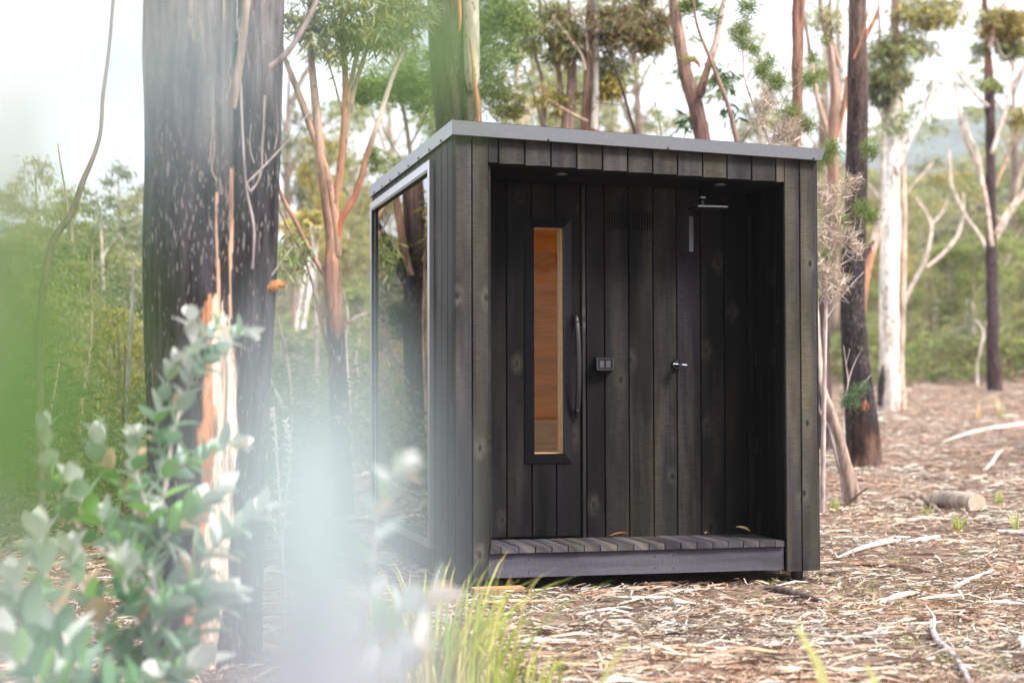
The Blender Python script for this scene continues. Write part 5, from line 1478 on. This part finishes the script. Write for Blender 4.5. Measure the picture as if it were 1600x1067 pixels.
# ------------------------------------------------------------------ fallen sticks and bark that can be told apart
STK = [
    ('bark_strip', 'long brown bark strip running from the right foot of the sauna', 'bark strip', [(1279, 889, 5), (1320, 888, 8), (1370, 889, 9), (1411, 892, 9), (1450, 900, 7), (1484, 908, 3)], (.27, .16, .12)),
    ('stick', 'short dark charred stick lying in front of the right corner of the sauna', 'stick', [(1196, 927, 7), (1215, 930, 12), (1240, 936, 12), (1265, 942, 11), (1284, 946, 6)], (.12, .09, .085)),
    ('bark_strip', 'white bark sliver angled right of the sauna, behind the long brown strip', 'bark strip', [(1308, 875, 2), (1330, 867, 5), (1362, 858, 8), (1395, 851, 7), (1406, 849, 4)], (.78, .68, .62)),
    ('bark_strip', 'white bark sliver beyond the angled one, pointing to the log', 'bark strip', [(1414, 851, 4), (1440, 848, 7), (1468, 843, 5)], (.76, .68, .62)),
    ('stick', 'pale grey stick lying right of the end of the long brown strip', 'stick', [(1489, 924, 5), (1507, 916, 7), (1523, 909, 7), (1540, 902, 6), (1552, 895, 4)], (.66, .58, .55)),
    ('branch', 'grey crooked branch reaching down to the bottom right of the photo', 'branch', [(1456, 978, 9), (1458, 996, 10), (1466, 1010, 10), (1484, 1026, 10), (1497, 1042, 9), (1514, 1072, 9)], (.42, .37, .38)),
    ('stick', 'long thin pale stick stretched level in front of the right corner', 'stick', [(1190, 975, 3), (1236, 978, 5), (1290, 977, 5), (1324, 976, 3)], (.66, .52, .46)),
    ('stick', 'thin pink stick below the long level one', 'stick', [(1284, 999, 3), (1330, 1001, 5), (1370, 996, 5), (1416, 992, 2)], (.62, .48, .42)),
    ('stick', 'brown stick slanting down right beside the grey crooked branch', 'stick', [(1475, 957, 3), (1500, 970, 6), (1526, 981, 7), (1545, 998, 6), (1562, 1015, 3)], (.36, .23, .18)),
    ('bark_strip', 'short broad white bark sliver in the litter mid right', 'bark strip', [(1374, 947, 4), (1402, 939, 9), (1425, 934, 8), (1437, 932, 4)], (.8, .72, .66)),
    ('branch', 'white fallen branch far back in the clearing', 'branch', [(1472, 693, 2), (1500, 684, 4), (1540, 675, 6), (1600, 666, 6), (1650, 660, 5)], (.66, .6, .56)),
    ('stick', 'pale forked stick propped up behind the log', 'stick', [(1539, 738, 5), (1550, 727, 6), (1560, 712, 6), (1567, 706, 3)], (.6, .48, .42)),
    ('stick', 'dark stub stick leaning against the left end of the log', 'stick', [(1440, 778, 5), (1452, 790, 7), (1465, 802, 7), (1474, 811, 4)], (.24, .17, .15)),
    ('stick', 'long pale bark stick in front of the middle of the sauna', 'stick', [(965, 949, 2), (1010, 938, 4), (1051, 930, 5), (1100, 926, 4), (1141, 922, 2)], (.68, .54, .46)),
    ('stick', 'tan stick lying just in front of the deck at the left', 'stick', [(762, 946, 4), (800, 945, 5), (850, 944, 4), (882, 941, 2)], (.6, .42, .28)),
    ('stick', 'short brown twig in front of the middle of the sauna', 'stick', [(1019, 967, 3), (1038, 972, 4), (1057, 976, 2)], (.3, .19, .15)),
    ('bark_strip', 'curled white bark sheet at the right edge, level with the deck', 'bark strip', [(1560, 836, 6), (1580, 838, 9), (1610, 841, 8)], (.76, .66, .6)),
    ('stick', 'reddish stick lying in the shadow beneath the deck', 'stick', [(900, 934, 3), (950, 927, 4), (1010, 922, 4), (1075, 912, 3)], (.42, .22, .15)),
    ('stick', 'pale stick across the litter at the right edge, below the white bark sheet', 'stick', [(1530, 945, 3), (1560, 948, 6), (1600, 950, 6), (1630, 951, 5)], (.74, .66, .64)),
]
for name, lab, cat, path, col in STK:
    P, R = [], []
    for (x, y, w_) in path:
        p = on_ground(x, y); d_ = np.dot(p - CP, CFW)
        r = w_ / CF * d_ / 2
        P.append(p + np.array([0, 0, r * .8 + .012])); R.append(r)
    base = P[0].copy()
    mb = MB()
    mb.tube([p - base for p in P], R, 10, col, seg=7, rough=.22, detail=40)
    if cat == 'branch' and 'crooked' in lab:
        q = P[1] - base
        mb.tube([q, q + np.array([.03, .05, .05]), q + np.array([.03, .12, .09])], [R[1] * .7, R[1] * .5, R[1] * .3], 8, col, seg=4)
    o = mb.build(name, BK['twig'], smooth=True)
    o.location = base
    tag(o, lab, cat)


def log():
    a = on_ground(1464, 793); b = on_ground(1521, 798)
    r = 29 / CF * np.dot(a - CP, CFW) / 2
    a = a + np.array([0, 0, r * .85]); b = b + np.array([0, -.05, r * .85])
    root = empty('cut_log', a, 'short sawn grey log lying in the bark litter right of the sauna', 'log')
    d = (b - a)
    mb = MB(); mb.tube([0 * d, d * .5 + (0, 0, .004), d], [r, r * 1.02, r], 28, (.40, .33, .28), seg=12, rough=.07, cap=False)
    mb.build('bark', BK['smooth'], root, smooth=True)
    mb = MB()
    n = d / np.linalg.norm(d)
    mb.tube([d - n * .002, d + n * .004], [r * .97, r * .96], 28, (.62, .47, .35), seg=1)
    mb.build('sawn_end', simple('sawn end grain', (.48, .38, .30), .8, 0, .25, 60), root)


log()
mb = MB()
p = on_ground(765, 928)
hboard(mb, -.12, .12, -.05, .04, 0, .03, .2, tint=(.24, .13, .08), longaxis='x')
o = mb.build('timber_offcut', board_mat('raw offcut', knots=False)); o.location = (.19, -.06, -.055)
tag(o, 'reddish timber offcut lying on the ground by the left foot of the sauna', 'offcut')

# curled leaf and scraps on the deck
def curled(name, label, loc, L_, W_, rot, col):
    mb = MB(); K = 10
    V = []; 
    for i in range(K + 1):
        s_ = i / K; w_ = W_ * math.sin(math.pi * min(1, s_ * .95 + .04)) ** .7
        for j in range(5):
            u = (j / 4 - .5)
            V.append((s_ * L_, u * w_, .006 + .03 * math.sin(s_ * 2.2) * L_ * 8 * .5 + abs(u) ** 1.5 * w_ * 1.3))
    F = [(i * 5 + j, i * 5 + j + 1, (i + 1) * 5 + j + 1, (i + 1) * 5 + j) for i in range(K) for j in range(4)]
    mb.add(V, F, col)
    o = mb.build(name, LF['silver'], smooth=True); o.location = loc; o.rotation_euler = rot
    tag(o, label, 'leaf'); return o


curled('dry_leaf', 'curled yellow dry leaf on the deck in the dark right corner', (1.49, .24, DZ + .045), .075, .024, (0, .38, -.5), (.72, .58, .3))
curled('dry_leaf', 'small tan leaf scrap on the deck left of the curled yellow leaf', (1.37, .36, DZ + .004), .03, .014, (0, 0, .4), (.6, .4, .22))
curled('dry_leaf', 'thin orange leaf on the deck against the wall below the switch', (.87, .37, DZ + .004), .10, .012, (0, 0, .08), (.65, .26, .12))


# ------------------------------------------------------------------ grass tussocks
def tussock(label, px, py, n, h, spread, cols, wid=.0035, lean=(0, 0), name='grass_tussock', t=None):
    base = on_ground(px, py) if t is None else at(px, py, t)
    if t is not None: base[2] = gz(base[0], base[1])
    mb = MB(); K = 6
    for i in range(n):
        a = random.random() * 6.28; r0 = spread * random.random() ** .7 * .55
        b = np.array([math.cos(a) * r0, math.sin(a) * r0, 0])
        hh = h * random.uniform(.45, 1.1)
        out = np.array([math.cos(a) + lean[0] + random.gauss(0, .4), math.sin(a) + lean[1] + random.gauss(0, .4), 0]) * random.uniform(.05, .5) * hh
        fold = random.random() < .12
        sd_ = np.array([-math.sin(a + random.gauss(0, .8)), math.cos(a), 0])
        c = np.array(random.choice(cols)) * random.uniform(.75, 1.25)
        V = []; CC = []
        for k in range(K + 1):
            s_ = k / K
            p = b + np.array([0, 0, hh]) * (s_ - (.25 * s_ ** 3 if not fold else max(0, s_ - .6) * 1.3)) + out * s_ ** 1.8
            w_ = wid * (1 - s_ ** 2.5) * random.uniform(.97, 1.03) + .0004
            V += [p - sd_ * w_, p + sd_ * w_]
            tipc = np.array([.62, .48, .18]) if i % 3 == 0 else c * 1.15
            f = max(0, (s_ - .75) * 4) if i % 3 == 0 else s_ * .3
            CC += [c * (1 - f) + tipc * f] * 2
        mb.add(V, [(2 * k, 2 * k + 1, 2 * k + 3, 2 * k + 2) for k in range(K)], CC)
    o = mb.build(name, LF['grass'], smooth=True); o.location = base
    tag(o, label, 'grass')
    return o


GC = [(.34, .42, .08), (.45, .50, .10), (.25, .36, .07), (.52, .54, .16), (.60, .55, .22)]
tussock('large yellow green grass tussock in front of the left corner of the sauna', 680, 1110, 290, .54, .42, GC, .0045, (.2, 0))
tussock('looser grass tussock half veiled by pale blur, left of the large tussock', 560, 1110, 110, .50, .3, GC, .0042, (.1, 0))
tussock('small grass tuft at the bottom right of the large tussock', 830, 1095, 50, .26, .2, GC, .003, (.3, 0))
tussock('bright green grass tuft just in front of the log', 1497, 829, 26, .15, .06, GC, .004)
tussock('yellowish grass tuft left of the log', 1448, 806, 20, .12, .08, [(.5, .5, .2), (.4, .45, .15)], .0035)
tussock('thin green grass blades at the right edge beyond the log', 1588, 832, 12, .22, .05, GC, .0035)
tussock('short grass tuft at the far right, above the thin blades', 1560, 788, 18, .13, .06, GC, .0035)
tussock('straw coloured grass beside the foot of the leaning trunk', 1302, 800, 30, .16, .1, [(.5, .46, .2), (.36, .4, .14)], .0035)
tussock('tall dry grass wisp far back in front of the slender black trunk', 1562, 655, 14, .5, .1, [(.66, .5, .3), (.5, .45, .2)], .008)
tussock('dry grass wisp far back, left of the other wisp', 1530, 655, 12, .4, .1, [(.66, .5, .3)], .008)
# single long blades close to the camera
for lab, path in (('single yellow green grass blade leaning left near the bottom right', [(1296, 1100, 15), (1282, 1045, 14), (1264, 1010, 12), (1250, 985, 8), (1243, 976, 1)]),
                  ('short soft grass blade right of the single leaning one', [(1376, 1100, 12), (1366, 1060, 11), (1352, 1034, 2)]),
                  ('faint blurred grass blade low in front of the deck', [(930, 1095, 9), (950, 1050, 9), (972, 1012, 7), (985, 995, 1)])):
    t = 3.6
    mb = MB()
    P, R = px_path(path, t); base = P[0]
    V = []
    for p, r in zip(P, R): V += [p - base - CR * r, p - base + CR * r + np.array([0, .003, 0])]
    mb.add(V, [(2 * k, 2 * k + 1, 2 * k + 3, 2 * k + 2) for k in range(len(P) - 1)], (.5, .52, .2))
    mb.tube([np.array([.02, 0, float(gz(base[0], base[1])) - base[2]]), np.array([.01, 0, (float(gz(base[0], base[1])) - base[2]) / 2]), (0, 0, 0)], [.002, .003, R[0] * .8], 5, (.4, .45, .15))
    o = mb.build('grass_sprig', LF['grass'], smooth=True); o.location = base; tag(o, lab, 'grass')


# ------------------------------------------------------------------ silver leaved young gums
def one_leaf(mb, p, d, up, L_, W_, col, curl=.25, K=5, fold=.25):
    d = d / np.linalg.norm(d); s_ = np.cross(d, up); s_ /= np.linalg.norm(s_) + 1e-9; n_ = np.cross(s_, d)
    V = []; CC = []
    for i in range(K + 1):
        u = i / K; w_ = W_ * .5 * (math.sin(math.pi * (u * .93 + .05)) ** .75) * (1.15 - .3 * u)
        c = p + d * L_ * u - n_ * curl * L_ * u * u
        V += [c - s_ * w_ + n_ * fold * w_, c, c + s_ * w_ + n_ * fold * w_]
        CC += [col, np.array(col) * 1.12, np.array(col) * .97]
    F = []
    for i in range(K):
        for j in range(2): F.append((i * 3 + j, i * 3 + j + 1, (i + 1) * 3 + j + 1, (i + 1) * 3 + j))
    mb.add(V, F, CC)


SIL = [(.34, .44, .38), (.46, .54, .49), (.24, .36, .27), (.60, .66, .62), (.17, .31, .19), (.14, .29, .15), (.20, .35, .22), (.28, .42, .30)]


def young_gum(label, shoots, cols=SIL, green=.16, stemc=(.55, .45, .46), tk=1.0):
    """shoots: (path of (px,py,w,dt), t, leaf px at base, leaf px at tip, pairs)"""
    p0 = at(shoots[0][0][0][0], shoots[0][0][0][1], shoots[0][1] * tk)
    base = p0.copy(); base[2] = gz(base[0], base[1])
    root = empty('young_gum', base, label, 'shrub')
    sm = MB(); lm = MB()
    sm.tube([(0, 0, -.02), (p0 - base) * .5 + (.01, 0, 0), p0 - base], [.007, .006, .005], 8, stemc, seg=4)
    for path, t, s0, s1, pairs in shoots:
        t = t * tk
        P, R = px_path(path, t)
        if path is not shoots[0][0]:
            pass
        P = [p - base for p in P]
        sm.tube(P, R, 7, stemc, seg=5)
        P = np.array(P); m = len(P)
        a0 = random.random() * 3
        pairs = int(pairs * 1.25)
        for k in range(pairs):
            f = (k + .35) / pairs * (m - 1); i = min(int(f), m - 2); u = f - i
            p = P[i] * (1 - u) + P[i + 1] * u; T = P[i + 1] - P[i]; T /= np.linalg.norm(T)
            X = np.cross(T, [0, 1, .2]); X /= np.linalg.norm(X); Y = np.cross(T, X)
            a0 += math.pi / 2 + random.gauss(0, .25)
            q = k / max(1, pairs - 1)
            sz = (s0 + (s1 - s0) * q) / CF * t * .97
            for sgn in (0, math.pi):
                if random.random() < .07: continue
                a = a0 + sgn
                sp = .95 - .55 * q + random.gauss(0, .12)
                d = (X * math.cos(a) + Y * math.sin(a)) * sp + T * (1.1 - sp * .5) + np.array([0, 0, random.gauss(-.05, .15)])
                c = np.array(random.choice(cols)) * random.uniform(.8, 1.15)
                if random.random() < green: c = np.array([.22, .42, .12])
                tip = max(0, q - .6) / .4
                c = c * (1 - tip * .7) + np.array([.72, .70, .70]) * tip * .7
                if random.random() < .04: c = np.array([.6, .42, .3])
                one_leaf(lm, p, d, T + np.array([0, 0, .3]), sz * random.uniform(.8, 1.15), sz * random.uniform(.5, .72), c, curl=random.uniform(.0, .35))
    sm.build('stem', BK['twig'], root, smooth=True)
    lm.build('leaves', LF['silver'], root, smooth=True)
    return root


young_gum('silver leaved young gum filling the lower left in front of the burnt twin stems', [
    ([(236, 1120, 11), (240, 1000, 10), (238, 930, 9), (237, 850, 8), (258, 760, 7), (272, 670, 6), (296, 600, 5), (303, 540, 4), (298, 488, 3)], 3.5, 66, 34, 21),
    ([(238, 855, 7), (275, 825, 6), (310, 790, 5), (345, 762, 4)], 3.45, 65, 42, 8),
    ([(238, 862, 7), (214, 805, 6), (190, 755, 5), (158, 710, 4), (152, 672, 3)], 3.5, 65, 37, 10),
    ([(239, 930, 7), (190, 885, 6), (130, 830, 5), (88, 765, 4), (75, 700, 4), (72, 668, 3)], 3.3, 70, 35, 13),
    ([(262, 742, 5), (300, 722, 4), (345, 690, 3), (380, 690, 2)], 3.6, 54, 30, 8),
    ([(300, 590, 4), (325, 565, 4), (352, 535, 3), (376, 515, 2), (392, 520, 1)], 3.5, 49, 27, 9),
    ([(305, 545, 3), (330, 520, 3), (345, 495, 2)], 3.55, 39, 27, 5),
    ([(240, 945, 7), (285, 905, 6), (325, 862, 5), (375, 815, 4), (405, 790, 3)], 3.2, 72, 42, 10),
    ([(236, 1060, 7), (280, 1010, 6), (320, 955, 5), (350, 930, 4)], 3.1, 75, 55, 8),
    ([(234, 1080, 7), (180, 1020, 6), (150, 955, 5), (120, 900, 4), (110, 860, 3)], 3.2, 78, 50, 12),
    ([(225, 1110, 8), (140, 1070, 7), (80, 1010, 6), (40, 950, 5), (22, 905, 4)], 2.9, 93, 62, 12),
    ([(230, 1120, 7), (170, 1090, 6), (110, 1075, 5), (40, 1060, 4)], 2.9, 91, 62, 9),
    ([(238, 905, 5), (205, 860, 5), (180, 825, 4), (165, 800, 3)], 3.4, 65, 42, 8),
    ([(237, 850, 5), (228, 790, 5), (215, 740, 4), (212, 705, 3), (210, 672, 3)], 3.45, 59, 30, 10),
    ([(238, 1020, 6), (210, 965, 5), (195, 915, 5), (190, 880, 4)], 3.2, 75, 50, 8),
    ([(150, 1100, 7), (120, 1040, 6), (90, 960, 5), (70, 890, 4), (60, 830, 3)], 3.0, 84, 60, 11),
    ([(238, 980, 6), (270, 950, 5), (300, 930, 5), (335, 925, 4)], 3.1, 76, 60, 7),
    ([(200, 1110, 6), (235, 1060, 5), (275, 1050, 5), (310, 1035, 4)], 3.0, 80, 60, 7),
    ([(238, 900, 6), (180, 850, 5), (135, 790, 4), (118, 750, 3)], 3.3, 66, 44, 9),
    ([(90, 1110, 7), (50, 1050, 6), (15, 1000, 5)], 2.8, 90, 66, 7),
    ([(262, 760, 4), (250, 700, 4), (245, 650, 3), (262, 600, 3), (275, 560, 2)], 3.55, 57, 32, 10),
], tk=1.2)
young_gum('blurred silver gum sprig crossing the foot of the glazed side', [
    ([(545, 1140, 10), (570, 1000, 8), (590, 880, 7), (598, 800, 6), (612, 745, 5), (640, 725, 4)], 2.1, 66, 46, 9),
    ([(590, 1000, 7), (620, 975, 6), (650, 945, 5), (685, 935, 4)], 2.3, 78, 60, 5),
    ([(570, 1060, 7), (620, 1040, 6), (660, 1000, 5)], 2.2, 80, 60, 4),
], cols=[(.55, .64, .62), (.45, .56, .52), (.62, .68, .68), (.36, .50, .40)])
young_gum('small pale bush low behind the burnt twin stems, right of their foot', [
    ([(440, 860, 5), (436, 780, 4), (432, 720, 4), (428, 660, 3), (424, 640, 2)], 6.3, 18, 12, 12),
    ([(440, 850, 4), (448, 760, 3), (452, 700, 3), (446, 655, 2)], 6.3, 18, 12, 12),
    ([(440, 860, 4), (420, 800, 3), (412, 740, 2)], 6.2, 18, 12, 9)], cols=[(.5, .6, .6), (.4, .5, .46)])


# ------------------------------------------------------------------ leaves hanging right in front of the lens, far out of focus
def near_sprig(label, stem, lf):
    """stem path and leaves given as (px,py,distance); leaves (base px,py, tip px,py, distance, width m, colour)"""
    P, R = px_path([(x, y, 14) for x, y in stem[0]], stem[1])
    R = [.0011] * len(P)
    base = P[0]
    root = empty('gum_sprig', base, label, 'sprig')
    mb = MB(); mb.tube([p - base for p in P], R, 7, (.5, .45, .4), seg=4)
    mb.build('stem', BK['twig'], root, smooth=True)
    for (x0, y0, x1, y1, d, w_, c) in lf:
        a = at(x0, y0, d) - base; b = at(x1, y1, d * 1.02) - base
        mb = MB(); L_ = np.linalg.norm(b - a)
        k = int(np.argmin([np.linalg.norm(a - (q - base)) for q in P])); q = P[k] - base
        mb.tube([q, (q + a) / 2 + CU * .002, a], [.0007, .0006, .0005], 5, (.5, .5, .42), seg=3)
        one_leaf(mb, a, b - a, -CFW * 1.0 + CU * .5, L_, w_, c, curl=.08, K=12, fold=.12)
        mb.build('leaf', LF['silver'], root, smooth=True)
    return root


BW = (.37, .455, .48); LV = (.44, .44, .51); GN = (.105, .20, .05); PG = (.44, .46, .45)
near_sprig('pale blue grey leaves out of focus right before the lens, low left of the sauna', ([(470, 1300), (470, 1150), (480, 1000), (480, 900)], .235), [
    (500, 1060, 490, 490, .22, .0225, BW), (440, 1220, 400, 820, .23, .019, LV), (540, 1260, 530, 860, .235, .018, LV), (385, 960, 400, 620, .25, .009, BW), (600, 980, 585, 620, .25, .009, BW), (340, 1220, 360, 930, .26, .008, LV), (650, 1200, 630, 900, .26, .008, LV), (480, 1300, 480, 940, .25, .015, LV)])
near_sprig('green and grey leaves out of focus right before the lens at the left edge', ([(-260, 800), (-160, 600), (-80, 380), (-60, 100)], .215), [
    (20, 860, 50, 280, .215, .0230, GN), (-180, 640, 130, 430, .22, .015, GN), (-200, 760, 110, 610, .23, .013, GN), (-40, 560, 60, 230, .22, .020, GN), (-120, 420, 100, 330, .225, .016, GN), (10, 760, 60, 420, .225, .010, GN), (-10, 900, 10, 400, .215, .022, GN), (-60, 300, 70, 20, .22, .018, (.28, .35, .24)), (20, 160, 150, -60, .23, .013, PG), (-20, 240, 40, -40, .22, .016, PG), (-160, 1150, -10, 760, .23, .016, BW), (60, 1200, 60, 940, .25, .006, BW)])
near_sprig('soft veil of a pale leaf out of focus over the burnt twin stems', ([(120, -260), (200, -160), (260, -60)], .23), [
    (255, -60, 290, 330, .23, .0115, BW), (380, -80, 400, 180, .25, .005, BW)])
near_sprig('green leaf out of focus right before the lens over the broad trunk behind the roof', ([(640, -300), (650, -180), (660, -60)], .28), [
    (655, -40, 655, 190, .27, .0125, (.24, .40, .16)), (760, -60, 715, 90, .28, .009, (.24, .40, .16)), (600, 40, 590, 190, .29, .005, (.24, .40, .16))])

# ------------------------------------------------------------------ air
mb = MB(); mb.box(-1500, 1500, -1500, 1500, -3, 130)
hm = bpy.data.materials.new('air'); hm.use_nodes = True
t_ = hm.node_tree
t_.nodes.remove(t_.nodes['Principled BSDF'])
pv = t_.nodes.new('ShaderNodeVolumePrincipled')
pv.inputs['Color'].default_value = (.92, .95, 1, 1)
pv.inputs['Density'].default_value = .0005
t_.links.new(pv.outputs[0], t_.nodes['Material Output'].inputs['Volume'])
tag(mb.build('haze', hm), 'thin pale air over the clearing and forest', 'haze', kind='stuff')
